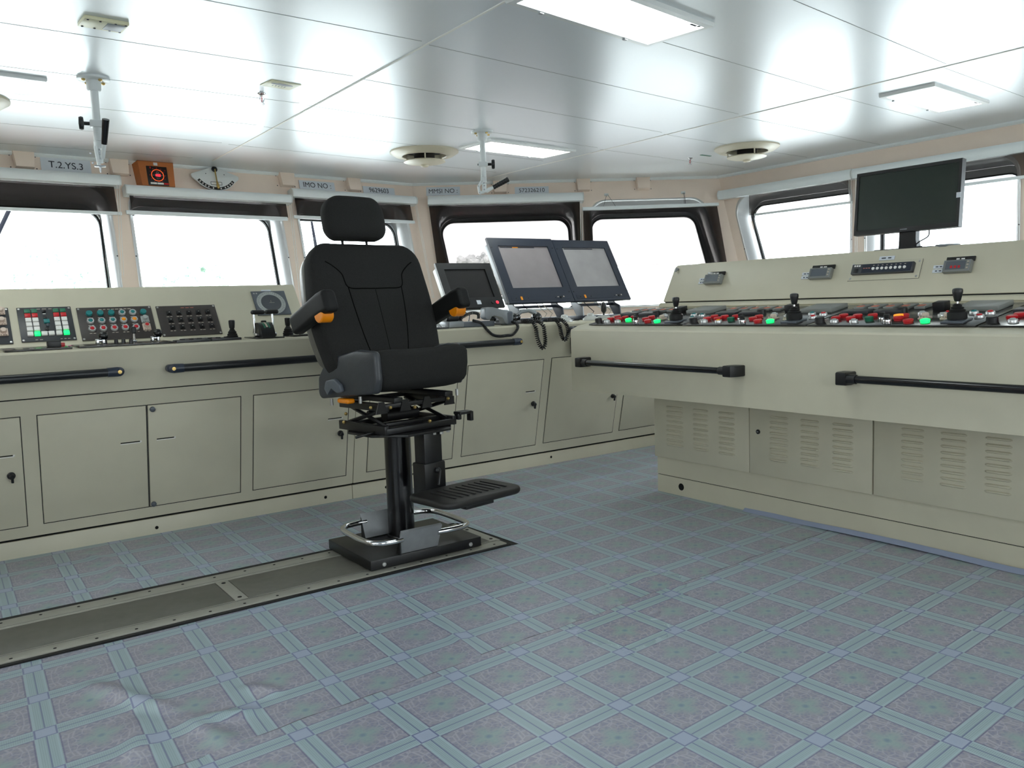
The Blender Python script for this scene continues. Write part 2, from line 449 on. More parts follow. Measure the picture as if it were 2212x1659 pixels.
    Lk(n4.outputs['Fac'], bp.inputs['Height']); Lk(bp.outputs['Normal'], b.inputs['Normal'])
    return m
M['vinylfloor'] = vinyl_mat()

# ------------------------------------------------------------------ room shell
XL, YB = -2.6, -2.6          # left and back limits of the room
a_left = -(PA.x-XL)/(PAB-PA).normalized().x
a_back = (PBC.y-YB)/abs(n3(PC-PBC).y)
DT = 1.25                    # depth of the tilted part below the ceiling
SILL, TOP = 1.10, .195
# window openings (along, down) at the lining and at the glass plane
WIN_A = [dict(o=[(-.475, TOP), (.58, TOP), (.572, SILL), (-.475, SILL)], g=[(-.455, .285), (.565, .285), (.550, 1.06), (-.455, 1.06)]),
         dict(o=[(.725, TOP), (1.785, TOP), (1.79, SILL), (.712, SILL)], g=[(.745, .289), (1.767, .289), (1.772, 1.06), (.732, 1.06)]),
         dict(o=[(1.945, TOP), (2.93, TOP), (2.937, SILL), (1.94, SILL)], g=[(1.963, .292), (2.908, .292), (2.915, 1.06), (1.958, 1.06)]),
         dict(o=[(-1.68, TOP), (-.625, TOP), (-.625, SILL), (-1.68, SILL)], g=[(-1.66, .285), (-.645, .285), (-.645, 1.06), (-1.66, 1.06)]),
         dict(o=[(-2.885, TOP), (-1.83, TOP), (-1.83, SILL), (-2.885, SILL)], g=[(-2.865, .285), (-1.85, .285), (-1.85, 1.06), (-2.865, 1.06)])]
WIN_B = [dict(o=[(.185, .203), (1.383, .203), (1.392, SILL), (.372, SILL)], g=[(.225, .283), (1.352, .283), (1.362, 1.06), (.365, 1.06)]),
         dict(o=[(1.535, .20), (2.515, .20), (2.70, SILL), (1.52, SILL)], g=[(1.562, .285), (2.480, .285), (2.63, 1.06), (1.552, 1.06)])]
WIN_C = [dict(o=[(.160, .20), (1.285, .20), (1.287, SILL), (.436, SILL)], g=[(.190, .283), (1.240, .283), (1.245, 1.06), (.448, 1.06)]),
         dict(o=[(1.420, .20), (2.465, .20), (2.475, SILL), (1.420, SILL)], g=[(1.440, .30), (2.42, .30), (2.43, 1.06), (1.440, 1.06)]),
         dict(o=[(2.62, .20), (3.66, .20), (3.66, SILL), (2.62, SILL)], g=[(2.64, .29), (3.64, .29), (3.64, 1.06), (2.64, 1.06)]),
         dict(o=[(3.82, .20), (4.86, .20), (4.86, SILL), (3.82, SILL)], g=[(3.84, .29), (4.84, .29), (4.84, 1.06), (3.84, 1.06)])]
def wall(name, F, k, a0, a1, a0b, a1b, wins, depth=.2):
    """lining with rounded window holes; tilted part plus straight lower part"""
    bm = bmesh.new(); L = []
    def loop(pts):
        vs = [bm.verts.new((p[0], -p[1]*k, 0)) for p in pts]
        for i in range(len(vs)): L.append(bm.edges.new((vs[i], vs[(i+1) % len(vs)])))
        return vs
    outer = loop([(a0, 0), (a1, 0), (a1b, DT), (a0b, DT)])
    for w in wins: loop(rquad(w['o'], [.14, .14, .08, .08]))
    bmesh.ops.triangle_fill(bm, use_beauty=True, use_dissolve=False, edges=L)
    geo = bmesh.ops.extrude_face_region(bm, geom=list(bm.faces))
    for v in [g for g in geo['geom'] if isinstance(g, bmesh.types.BMVert)]: v.co.z -= depth
    # lower straight part, down to the floor (world vertical)
    inv = F.to_3x3().inverted(); dn = inv @ Vector((0, 0, -1)); H = ZC-DT
    nb = inv @ (F.to_3x3() @ Vector((0, 0, 1)))
    p = [Vector((a0b, -DT*k, 0)), Vector((a1b, -DT*k, 0))]
    back = Vector((0, 0, -depth))
    q = [p[0], p[1], p[1]+dn*H, p[0]+dn*H]
    A = [bm.verts.new(v) for v in q]; B = [bm.verts.new(v+back) for v in q]
    bm.faces.new(A); bm.faces.new(B[::-1])
    for i in range(4): bm.faces.new([A[i], A[(i+1) % 4], B[(i+1) % 4], B[i]])
    bmesh.ops.recalc_face_normals(bm, faces=bm.faces)
    me = bpy.data.meshes.new(name); bm.to_mesh(me); bm.free(); me.materials.append(M['wall'])
    o = link(bpy.data.objects.new(name, me)); o.matrix_world = F; o['kind'] = 'structure'
    return o
s37 = TA*math.tan(math.radians(37.3/2))*DT
cB = TA*DT/math.tan(math.radians(59)); cC = TA*DT/math.sin(math.radians(59))
wall('wall_front_left', WA, KA, a_left, LA, a_left, LA-s37, WIN_A)
wall('wall_front', WB, KB, 0, LB, s37, LB+cB, WIN_B)
wall('wall_right', WC, KC, 0, a_back, cC, a_back, WIN_C)

def window(i, F, k, w):
    o = rquad(w['o'], [.137, .137, .077, .077]); g = rquad(w['g'], [.10, .10, .06, .06])
    cx = sum(p[0] for p in o)/len(o); cy = sum(p[1] for p in o)/len(o)
    def ring(pts, z, grow=0.):
        out = []
        for p in pts:
            d = Vector((p[0]-cx, p[1]-cy)); d = d*(1+grow/d.length)
            out.append((cx+d.x, -(cy+d.y)*k, z))
        return out
    mb = MB()
    oi = [(cx+(p[0]-cx)*.985, .240+(p[1]-TOP)*(1.075-.240)/(SILL-TOP)) for p in o]
    mb.loft([ring(o, .004, .022), ring(o, .006, .018), ring(o, .006, 0.), ring(o, .002, -.004), ring(oi, -.185, .0)], (False, False))
    root = struct('window_%d' % i, mb, M['reveal'], F, ang=60)
    mb = MB(); mb.loft([ring(oi, -.186, .0), ring(oi, -.178, -.003), ring(g, -.182, .010), ring(g, -.192, .006)], (False, False)); part('glazing_frame', mb, M['alu'], root, 'grey metal glazing frame', ang=30)
    mb = MB(); mb.loft([ring(g, -.180, .009), ring(g, -.178, .002), ring(g, -.180, -.004), ring(g, -.2, -.004), ring(g, -.2, .009)], (False, False)); part('window_gasket', mb, M['gasket'], root)
    mb = MB(); mb.loft([ring(g, -.201, .012), ring(g, -.207, .012)]); part('window_pane', mb, M['glass'], root, ang=20)
    # flange screws
    n = len(o)
    for t in (.5, .78):
        for s0, s1 in ((0, 3), (1, 2)):
            p0, p1 = w['o'][s0], w['o'][s1]
            x = p0[0]+(p1[0]-p0[0])*t+(-.012 if s0 == 0 else .012); y = p0[1]+(p1[1]-p0[1])*t
            part('flange_screw', MB().lathe([(.005, 0), (.004, .002), (0, .0025)], (x, -y*k, .0055), (0, 0, 1), 10), M['ink'], root)
    return root
wi = 1
for F, k, ws in ((WA, KA, WIN_A[:3]), (WB, KB, WIN_B), (WC, KC, WIN_C), (WA, KA, WIN_A[3:])):
    for w in ws:
        window(wi, F, k, w); wi += 1

# walls out of view, with windows added for fill light
def plain_wall(name, p0, p1, h=ZC, th=.1):
    p0 = Vector(p0); p1 = Vector(p1); e = n3(p1-p0); n = Vector((-e.y, e.x, 0))
    mb = MB(); mb.prism([(0, 0), ((p1-p0).length, 0), ((p1-p0).length, th), (0, th)], 0, h)
    return struct(name, mb, M['wall'], frame(p0, e, n, UP))
pA0 = WA @ Vector((a_left, 0, 0))
Llen = pA0.y-YB
LWF = frame((XL, YB, ZC), (0, 1, 0), (0, 0, 1), (1, 0, 0))
def fill_win(xs, w=1.4): return [dict(o=[(x, .20), (x+w, .20), (x+w, SILL), (x, SILL)], g=[(x+.03, .30), (x+w-.03, .30), (x+w-.03, 1.06), (x+.03, 1.06)]) for x in xs]
WIN_L = fill_win((1.4, 3.3)); wall('wall_left', LWF, 1., 0, Llen, 0, Llen, WIN_L)  # unseen windows added on the left to brighten the room
for w in WIN_L:
    window(wi, LWF, 1., w); wi += 1
pC1 = WC @ Vector((a_back, 0, 0))

BWF = frame((pC1.x, YB, ZC), (-1, 0, 0), (0, 0, 1), (0, 1, 0)); Blen = pC1.x-XL
WIN_K = fill_win((1.0, 2.9, 5.2), 1.5); wall('wall_back', BWF, 1., 0, Blen, 0, Blen, WIN_K)  # unseen windows added at the back to brighten consoles and floor
for w in WIN_K:
    window(wi, BWF, 1., w); wi += 1

# ceiling with raised joints
def inside_poly(g=0.):
    return [(XL-g, YB-g), (pC1.x+g, YB-g), (PBC.x+g, PBC.y+g*.4), (PAB.x+g*.2, PAB.y+g), (pA0.x-g, pA0.y+g)]
mb = MB(); mb.prism(inside_poly(.16), ZC, ZC+.06); struct('ceiling', mb, M['ceiling'])
M['joint'] = mat('ceiling_joint', srgb(150, 152, 152), .5)
M['batten'] = mat('ceiling_batten', srgb(240, 238, 232), .6)
tn = 1
mb = MB()
for k in range(-8, 6):       # thin panel joints of the three bays
    y = 2.895+.585*k
    if y > 5.9: continue
    mb.box(((XL+1.82)/2, y-.014, ZC-.0003), (1.82-XL, .0022, .0012), Matrix.Translation((0, 0, 0)))
for k in range(-7, 6):
    y0 = 2.905+.585*k
    if y0 > 5.6: continue
    mb.prism([(1.87, y0), (4.07, y0+.172), (4.07, y0+.1742), (1.87, y0+.0022)], ZC-.0009, ZC+.0003)
for k in range(-8, 4):
    y0 = 2.53+.585*k
    if y0 > 4.5: continue
    mb.prism([(4.13, y0), (5.85, y0+.085), (5.85, y0+.0872), (4.13, y0+.0022)], ZC-.0009, ZC+.0003)
struct('trim_%d' % tn, mb, M['joint']); tn += 1
def batten(p, q, w=.010, h=.003):
    p = Vector(p); q = Vector(q); e = n3(q-p); n = Vector((-e.y, e.x, 0))
    mb = MB(frame((p.x, p.y, ZC), e, n, UP)); mb.prism([(-w/2, -h), (w/2, -h), (w/2, .0005), (-w/2, .0005)], 0, (q-p).length, Matrix(((0, 0, 1, 0), (1, 0, 0, 0), (0, 1, 0, 0), (0, 0, 0, 1))))
    global tn
    struct('trim_%d' % tn, mb, M['batten']); tn += 1
batten((1.64, YB+.02, 0), (1.972, 5.86, 0)); batten((4.0, YB+.02, 0), (4.2, 5.78, 0))
# cornice along the three window walls
def cornice(F, a0, a1):
    global tn
    mb = MB(); mb.prism([(0.0, 0), (.03, 0), (.03, -.012), (.022, -.020), (0.0, -.022)], a0, a1, Matrix(((0, 0, 1, 0), (0, 1, 0, 0), (1, 0, 0, 0), (0, 0, 0, 1))))
    struct('trim_%d' % tn, mb, M['blind'], F); tn += 1
cornice(WA, a_left, LA); cornice(WB, 0, LB); cornice(WC, 0, a_back)
# small covers over the deck beams, between cornice and blinds
def beam_cover(F, k, a, w=.12, h=.105):
    global tn
    mb = MB(); mb.prism([(-w/2, 0), (w/2, 0), (w*.43, -h*k), (-w*.43, -h*k)], 0, .05, bev=.004); o = struct('trim_%d' % tn, mb, M['wall'], F @ Matrix.Translation((a, -.002, 0))); tn += 1
    for x in (-w/2-.012, w/2+.012):
        for y in (-.02, -h*k+.01): part('cover_screw', MB().lathe([(.004, 0), (.003, .003)], (x, y, 0), (0, 0, 1), 8), M['ink'], o)
for a in (-1.7, -.56, .118, .678, 1.882, 2.462): beam_cover(WA, KA, a)
for a in (.755, 1.475, 1.997): beam_cover(WB, KB, a)

# ------------------------------------------------------------------ floor: three vinyl sheets over a sub floor
mb = MB(); mb.prism(inside_poly(.2), -.06, -.004); struct('floor', mb, M['floorbase'])
FLOOR = bpy.data.objects['floor']
def ridge(x, y, segs):
    z = 0
    for (x0, y0, x1, y1, w, h) in segs:
        d = Vector((x1-x0, y1-y0)); L = d.length; t = max(0, min(1, ((x-x0)*d.x+(y-y0)*d.y)/L/L))
        q = Vector((x-x0-d.x*t, y-y0-d.y*t)).length
        z = max(z, h*math.exp(-(q/w)**2)*(min(1, 4*t, 4*(1-t)) if 0 < t < 1 else 0))
    return z
RIDGES = [(.42, 2.78, .60, 2.36, .028, .012), (.60, 2.36, .66, 2.06, .03, .008), (.50, 2.45, .44, 2.16, .035, .008), (.62, 2.30, .78, 2.22, .022, .010), (.80, 2.42, .86, 2.28, .022, .009),
          (.80, 4.05, .72, 3.62, .03, .012), (.70, 4.32, .80, 4.05, .025, .006), (.46, 4.2, .52, 3.9, .03, .006), (1.55, 2.55, 1.42, 2.05, .02, .005), (2.35, 2.35, 2.42, 2.0, .03, .004)]
def sheet(name, x0, x1, yf0, yf1, A, I, J, z=0., nx=160, ny=120):
    """sheet between y=yf0(x) and y=yf1(x); pattern nodes at A + i*I + j*J"""
    det = I[0]*J[1]-I[1]*J[0]
    bm = bmesh.new(); uvl = bm.loops.layers.uv.new('UVMap'); G = []
    for i in range(nx+1):
        x = x0+(x1-x0)*i/nx; row = []
        for j in range(ny+1):
            y = yf0(x)+(yf1(x)-yf0(x))*j/ny
            row.append(bm.verts.new((x, y, z+1.5*ridge(x, y, RIDGES))))
        G.append(row)
    for i in range(nx):
        for j in range(ny):
            f = bm.faces.new([G[i][j], G[i+1][j], G[i+1][j+1], G[i][j+1]]); f.smooth = True
            for l in f.loops:
                dx, dy = l.vert.co.x-A[0], l.vert.co.y-A[1]
                l[uvl].uv = ((dx*J[1]-dy*J[0])/det, (dy*I[0]-dx*I[1])/det)
    me = bpy.data.meshes.new(name); bm.to_mesh(me); bm.free(); me.materials.append(M['vinylfloor'])
    o = link(bpy.data.objects.new(name, me), FLOOR); return o
seam = lambda x: 2.083+.017*x+.004*math.sin(x*9)
tf = lambda x: (FA @ Vector(((x-OA.x), -1.395, 0))).y+.004*math.sin(x*7)      # near edge of the chair track
tb = lambda x: (FA @ Vector(((x-OA.x), -.885, 0))).y
sheet('vinyl_sheet', XL, 5.86, lambda x: YB, seam, (1.305, 1.577), (.2503, .0074), (.004, .2317), nx=200, ny=100)
o = sheet('vinyl_sheet', XL, 2.305, seam, tf, (1.029, 2.515), (.2475, .0032), (.018, .2445), z=-.0012, nx=240, ny=90)
sheet('vinyl_sheet', 2.305, 5.86, seam, lambda x: 4.6, (1.029, 2.515), (.2460, .0032), (.018, .2445), z=-.0012, nx=60, ny=60)
sheet('vinyl_sheet', XL, 2.305, tb, lambda x: 4.9, (.59, 3.716), (.2477, -.006), (.012, .2355), z=-.001, nx=240, ny=70)
# worn open joint between the sheets
mb = MB(); rings = []
for i in range(260):
    x = -.6+i*.016; w_ = .0008+.0030*abs(math.sin(x*5.1)*math.sin(x*13.7)); y = seam(x)+.003*math.sin(x*31)
    rings.append([(x, y-w_, -.0006), (x, y-w_*.5, .0003), (x, y+w_*.5, .0003), (x, y+w_, -.0006)])
mb.loft(rings); part('sheet_joint', mb, mat('dirty_joint', srgb(118, 114, 120), .8, noise=.3, nscale=40), FLOOR)
# curled vinyl edge along the side console
mb = MB()
pts = []
for i in range(60):
    s = .62+i*.036; w = -.002-.008*abs(math.sin(s*2.1))*min(1, i/20)-.010*min(1, i/25); pts.append(FC @ Vector((s, w, .002+(.003+.006*abs(math.sin(s*3.3)))*min(1, i/15))))
rings = []
for p in pts:
    rings.append([p+CN*.006+UP*.012, p+CN*.002+UP*.010, p-CN*.012+UP*.001, p-CN*.022-UP*.004, p-CN*.02-UP*.005, p+CN*.006-UP*.003])
mb.loft(rings)
M['vinyledge'] = mat('curled_vinyl_edge', srgb(150, 160, 186), .3)
part('vinyl_curl', mb, M['vinyledge'], FLOOR)

# ------------------------------------------------------------------ roller blinds
def blind(label, F, k, a0, a1, d0, d1, f0, f1, fd0, fd1, bar=None, side=1, fq=None, cord=None):
    """cassette from a0..a1 between d0 and d1; film f0..f1 down to fd1; bar (a0,a1,dtop,dbot)"""
    if F is not WC:
        d0 += .014; d1 += .014; fd0 += .014; fd1 += .014
        if fq: fq = [(p[0], p[1]+.014) for p in fq]
        if bar: bar = (bar[0], bar[1], bar[2]+.014, bar[3]+.014)
        if cord: cord = (cord[0], cord[1]+.014, cord[2], cord[3])
    t = thing('roller_blind', label, 'blind', F, 'roller blinds over the windows')
    zc_ = .055; h = (d1-d0)*k
    mb = MB()
    prof = [(.008, 0), (.075, 0), (.088, -h*.25), (.09, -h*.6), (.078, -h), (.008, -h)]
    yc = -d0*k
    mb.prism([(p[0], yc+p[1]) for p in prof], a0, a1, Matrix(((0, 0, 1, 0), (0, 1, 0, 0), (1, 0, 0, 0), (0, 0, 0, 1))))
    part('cassette', mb, M['blind'], t)
    for a in (a0, a1): part('end_cap', MB().prism([(p[0]+.001 if p[0] < .02 else p[0]+.003, yc+p[1]*1.02+.001) for p in prof], a-.004, a+.004, Matrix(((0, 0, 1, 0), (0, 1, 0, 0), (1, 0, 0, 0), (0, 0, 0, 1)))), M['white'], t)
    fz = .045
    q = fq or [(f0, fd0), (f1, fd0), (f1, fd1), (f0, fd1)]
    mb = MB(); mb.prism([(p[0], -p[1]*k) for p in q], fz, fz+.0008); part('film', mb, M['film'] if F is not WC else M['film_side'], t, 'dark translucent sun film')
    if bar:
        mb = MB(); mb.box(((bar[0]+bar[1])/2, -(bar[2]+bar[3])/2*k, fz), (bar[1]-bar[0], (bar[3]-bar[2])*k, .014), bev=.003); part('bottom_bar', mb, M['blind'], t)
    if cord:
        mb = MB(); pts = []
        for i in range(40): pts.append((cord[0]+(cord[2]-cord[0])*i/39, -(cord[1]+(cord[3]-cord[1])*i/39)*k, .086 if cord[1]<.205 else .07))
        mb.tube(pts, .0022, 6); mb.tube([(p[0]+.014, p[1], p[2]) for p in pts], .0022, 6)
        part('pull_cord', mb, M['whitecap'], t)
    return t
blind('white roller blind below the T.2.YS.3 sign, cut off by the picture edge', WA, KA, -.50, .655, .118, .186, -.47, .62, .187, .362, (-.48, .644, .354, .374), cord=(.628, .19, .57, .80))
blind('white roller blind with lowered dark film below the orange indicator and the clinometer', WA, KA, .684, 1.866, .177, .239, .71, 1.83, .22, .345, (.672, 1.823, .340, .367), cord=(1.846, .235, 1.80, 1.0))
blind('white roller blind with lowered dark film behind the chair headrest', WA, KA, 1.884, 3.014, .125, .189, 1.91, 2.965, .17, .33, (1.877, 2.978, .323, .347), cord=(2.985, .19, 2.99, 1.0))
blind('white roller blind whose dark film is drawn far down behind the twin monitors', WB, KB, .139, 1.459, .125, .197, .165, 1.430, .18, .985, (.222, 1.425, .985, 1.005), fq=[(.140, .18), (1.432, .18), (1.425, .99), (.222, .99)], cord=(1.430, .20, 1.402, .95))
blind('white roller blind with lowered dark film left of the big monitor', WC, KC, .066, 1.338, .139, .213, .37, 1.316, .20, .378, (.425, 1.329, .370, .388), cord=(1.318, .216, 1.325, .85))
blind('white roller blind with lowered dark film behind the big monitor on the right', WC, KC, 1.350, 2.60, .141, .210, 1.40, 2.56, .20, .357, (1.385, 2.53, .350, .370), cord=(1.372, .21, 1.372, .85))
# the blind without cassette: a bar hung on strings from two hooks
t = thing('hanging_blind', 'white bar hung by strings from two wall hooks carrying a dark film', 'blind', WB)
mb = MB(); mb.prism([(1.449, -.267*KB), (2.632, -.259*KB), (2.632, -.283*KB), (1.449, -.293*KB)], .05, .072); part('hanging_bar', mb, M['blind'], t)
mb = MB(); mb.prism([(1.455, -.29*KB), (2.622, -.28*KB), (2.665, -.775*KB), (1.443, -.775*KB)], .052, .0528); part('film', mb, M['film'], t, 'dark translucent sun film')
for a, d in ((1.674, .14), (2.348, .14)):
    mb = MB(); mb.box((a, -d*KB, .004), (.036, .022, .008), bev=.002); mb.lathe([(.009, 0), (.010, .02), (.006, .026), (0, .028)], (a, -d*KB-.004, .006), (0, -.5, 1), 12); part('wall_hook', mb, M['white'], t)
for a, d, b, e in ((1.670, .15, 1.63, .27), (1.680, .15, 1.74, .27), (2.345, .15, 2.335, .265), (2.352, .15, 2.345, .265)):
    mb = MB(); mb.tube([(a, -d*KB, .03), ((a+b)/2, -(d+e)/2*KB, .048), (b, -e*KB, .06)], .0016, 6); part('string', mb, M['ink'], t)

# ------------------------------------------------------------------ paper signs on the lining
def sign(text, label, F, k, a0, a1, d0, d1, size, tilt=0., fx=0.):
    cx, cy = (a0+a1)/2, -(d0+d1)/2*k
    t = solo('paper_sign', MB().box((0, 0, .0015), (a1-a0, (d1-d0)*k, .003)), M['paper'], label, 'sign', F @ Matrix.Translation((cx, cy, .001)) @ Matrix.Rotation(tilt, 4, 'Z'))
    lettering('sign_text', text, size, (fx, 0, .0034), M['ink'], t)
    return t
sign('T.2.YS.3', 'white paper sign reading T.2.YS.3 above the leftmost blind', WA, KA, .215, .508, .020, .112, .062, -.02, -.0)
sign('IMO NO :', 'white paper sign reading IMO NO :', WA, KA, 1.992, 2.298, .043, .112, .058)
sign('9629603', 'white paper sign reading 9629603 behind the chair', WA, KA, 2.557, 2.86, .053, .112, .055)
sign('MMSI NO :', 'white paper sign reading MMSI NO :', WB, KB, .123, .411, .036, .110, .054)
sign('572326210', 'white paper sign reading 572326210', WB, KB, .882, 1.175, .053, .118, .050)

# ------------------------------------------------------------------ rudder angle box and clinometer
t = thing('rudder_indicator', 'orange-brown wooden indicator box with glowing red dial', 'indicator', WA @ Matrix.Translation((.905, -.104*KA, .036)))
mb = MB(); mb.loft([[(-.135, .088, -.034), (.125, .088, -.034), (.115, -.084, -.034), (-.122, -.084, -.034)], [(-.117, .088, .034), (.117, .088, .034), (.108, -.084, .034), (-.108, -.084, .034)]]); part('wooden_case', mb, M['wood'], t)
mb = MB(); mb.box((0, .090, 0), (.237, .005, .068)); part('case_lid', mb, M['woodin'], t)
DLM = Matrix.Translation((0, -.010, -.0205)) @ Matrix.Scale(.93, 4)
d = part('dial_plate', MB(DLM).box((0, -.004, .058), (.146, .146, .008), bev=.002), M['black'], t)
part('dial_ring', MB(DLM).torus((0, 0, .063), .043, .0028), M['dialorange'], d)
mb = MB(DLM); mb.box((0, 0, .0635), (.03, .016, .003)); mb.box((.014, 0, .064), (.012, .018, .004)); part('dial_light', mb, M['redlit'], d)
mb = MB(DLM)
for y in (.02, -.02): mb.torus((0, y, .0635), .008, .001, seg=16, ts=6)
mb.box((-.03, 0, .063), (.016, .002, .002)); mb.box((.03, 0, .063), (.016, .002, .002)); part('dial_pointer', mb, M['silver'], d)
mb = MB(DLM)
for i in range(12):
    a = i*PI/6; mb.box((.055*math.cos(a), .055*math.sin(a), .0625), (.005, .005, .002))
mb.box((-.045, .056, .063), (.008, .012, .002)); mb.box((.056, .04, .063), (.01, .006, .002)); part('dial_marks', mb, M['red'], d)
for x in (-.036, .012): part('dial_caption', MB(DLM).box((x, -.062, .063), (.044, .013, .002)), M['whitecap'], d)
part('dial_caption', MB(DLM).box((.053, -.062, .063), (.032, .013, .002)), M['red'], d)
part('case_label', MB().box((-.003, .071, .035), (.026, .020, .002)), M['paper'], t)

t = thing('clinometer', 'white fan-shaped clinometer with brass pendulum', 'clinometer', WA @ Matrix.Translation((1.318, -.014, .036)) @ Matrix.Scale(.95, 4))
R = .185; pv = (0, -.005)
out = [(0, .004)]
poly = rquad([(0, .006), (.185, -.062*KA), (.178, -.085*KA)] + [(R*math.sin(a), -.0-R*math.cos(a)+.002) for a in [math.radians(x) for x in (50, 40, 30, 20, 10, 0, -10, -20, -30, -40, -50)]] + [(-.178, -.085*KA), (-.185, -.062*KA)], [.02, .015, .006]+[0]*11+[.006, .015], 4)
part('face_plate', MB().prism(poly, 0, .012, bev=.002), M['white'], t)
mb = MB()
ri, ro = .158, .179
arc = [math.radians(-52+104*i/26) for i in range(27)]
mb.loft([[(ro*math.sin(a), -ro*math.cos(a), .0125), (ro*math.sin(a), -ro*math.cos(a), .0135), (ri*math.sin(a), -ri*math.cos(a), .0135), (ri*math.sin(a), -ri*math.cos(a), .0125)] for a in arc]); part('scale_band', mb, M['black'], t)
for x in (-46, -38, -30, -22, -10, 10, 22, 30, 38, 46):
    a = math.radians(x); part('scale_number', MB().box((0, 0, .014), (.009, .011, .001), Matrix.Translation((.169*math.sin(a), -.169*math.cos(a), 0)) @ Matrix.Rotation(a, 4, 'Z')), M['whitecap'], t)
mb = MB(); mb.lathe([(.022, 0), (.022, .008), (.014, .013), (0, .014)], (0, -.018, .011), (0, 0, 1), 20); part('pivot_boss', mb, M['black'], t)
mb = MB(); mb.tube([(0, -.02, .022), (.002, -.11, .022), (.004, -.13, .022), (.005, -.155, .022), (.005, -.172, .022)], [.005, .005, .008, .012, .008], 10); part('pendulum', mb, M['brass'], t)
for x in (-1, 1): part('level_window', MB().box((x*.022, -.128, .0128), (.022, .016, .001)), M['whitecap'], t)
mb = MB()
mb.box((.0, -.117, .0125), (.085, .003, .001)); mb.box((0, -.139, .0125), (.085, .003, .001)); mb.box((-.042, -.128, .0125), (.003, .022, .001)); mb.box((.042, -.128, .0125), (.003, .022, .001))
part('level_frame', mb, M['black'], t)
for x in (-.07, .07): part('plate_screw', MB().lathe([(.004, 0), (.003, .002)], (x, -.055, .0118), (0, 0, 1), 8), M['ink'], t)

# ------------------------------------------------------------------ forward console
XE = Matrix(((0, 0, 1, 0), (1, 0, 0, 0), (0, 1, 0, 0), (0, 0, 0, 1)))     # profile (y,z) pushed along x
SLD = -.14/.65
KD = math.sqrt(1+SLD*SLD)
def door_face(F): return slope_face(F, -.015, .095, SLD)
DFA = slope_face(Matrix(), -.015, .095, SLD)     # in console coordinates
def fz(z): return (z-.095)*KD
def slope_door(root, u0, u1, z0, z1, slots=(), locks=(), knobs=(), name='cabinet_door'):
    mb = MB(DFA)
    mb.box(((u0+u1)/2, (fz(z0)+fz(z1))/2, .0005), (u1-u0-.006, fz(z1)-fz(z0)-.006, .007), bev=.0025)
    d = part(name, mb, M['paint'], root)
    # dark gap around the door
    mb = MB(DFA); y0, y1 = fz(z0), fz(z1)
    for c, s in ((((u0+u1)/2, y0, .0004), (u1-u0+.003, .0034, .0012)), (((u0+u1)/2, y1, .0004), (u1-u0+.003, .0034, .0012)), ((u0, (y0+y1)/2, .0004), (.0034, y1-y0, .0012)), ((u1, (y0+y1)/2, .0004), (.0034, y1-y0, .0012))): mb.box(c, s)
    part('door_gap', mb, M['gasket'], d)
    for (a, b, z) in slots:
        mb = MB(DFA); mb.box(((a+b)/2, fz(z)+.003, .0045), (b-a, .005, .0012)); part('slot_handle', mb, M['hole'], d)
        mb = MB(DFA); mb.box((b, fz(z)+.002, .0048), (.008, .008, .002), bev=.0008); mb.box(((a+b)/2, fz(z)-.003, .0046), (b-a, .004, .0014)); part('slot_lip', mb, M['whitecap'], d)
    for (u, z) in locks:
        mb = MB(DFA); mb.lathe([(.017, 0), (.017, .008), (.012, .012), (.012, .026), (.008, .03), (0, .03)], (u, fz(z), .003), (0, 0, 1), 16); mb.box((u+.002, fz(z)-.012, .026), (.011, .034, .012), bev=.003)
        part('door_lock', mb, M['black'], d)
    for (u, z) in knobs:
        mb = MB(DFA); mb.lathe([(.013, 0), (.013, .01), (.009, .014), (0, .015)], (u, fz(z), .003), (0, 0, 1), 16); part('door_knob', mb, M['greyplastic'], d)
    return d
def console_unit(name, label, u0, u1, prof):
    t = thing(name, label, 'console', FA)
    mb = MB(); mb.prism(prof, u0, u1, XE, bev=.003); part('console_body', mb, M['paint'], t, ang=25)
    mb = MB(); mb.prism([(-.002, -.003), (-.002, .076), (0, .08), (.5, .08), (.5, -.003)], u0, u1, XE); part('kick_board', mb, M['paint'], t)
    mb = MB(); mb.prism([(.012, .078), (.012, .097), (.4, .097), (.4, .078)], u0+.002, u1-.002, XE); part('shadow_gap', mb, M['hole'], t)
    return t
PROF_L = [(-.015, .094), (-.155, .745), (-.160, .760), (-.200, .958), (-.194, .968), (.188, .974), (.196, .985), (.401, 1.258), (.412, 1.265), (.50, 1.265), (.56, 1.2), (.56, .094)]
PROF_R = [(-.015, .094), (-.155, .745), (-.160, .760), (-.200, .958), (-.194, .968), (.188, .974), (.42, .976), (.43, .96), (.43, .094)]
UL = -2.4
tA = console_unit('bridge_console', 'long beige forward console with sloped instrument panel, left of the helm chair', UL, 1.645, PROF_L)
# right end of the sloped panel tapers; the desk runs on to the joint
mb = MB(); mb.prism(PROF_R, 1.640, 1.772, XE, bev=.003); part('console_body', mb, M['paint'], tA, ang=25)
mb = MB(); mb.prism([(-.002, -.003), (-.002, .076), (0, .08), (.5, .08), (.5, -.003)], 1.645, 1.772, XE); part('kick_board', mb, M['paint'], tA)
mb = MB(); mb.prism([(.012, .078), (.012, .097), (.4, .097), (.4, .078)], 1.64, 1.772, XE); part('shadow_gap', mb, M['hole'], tA)
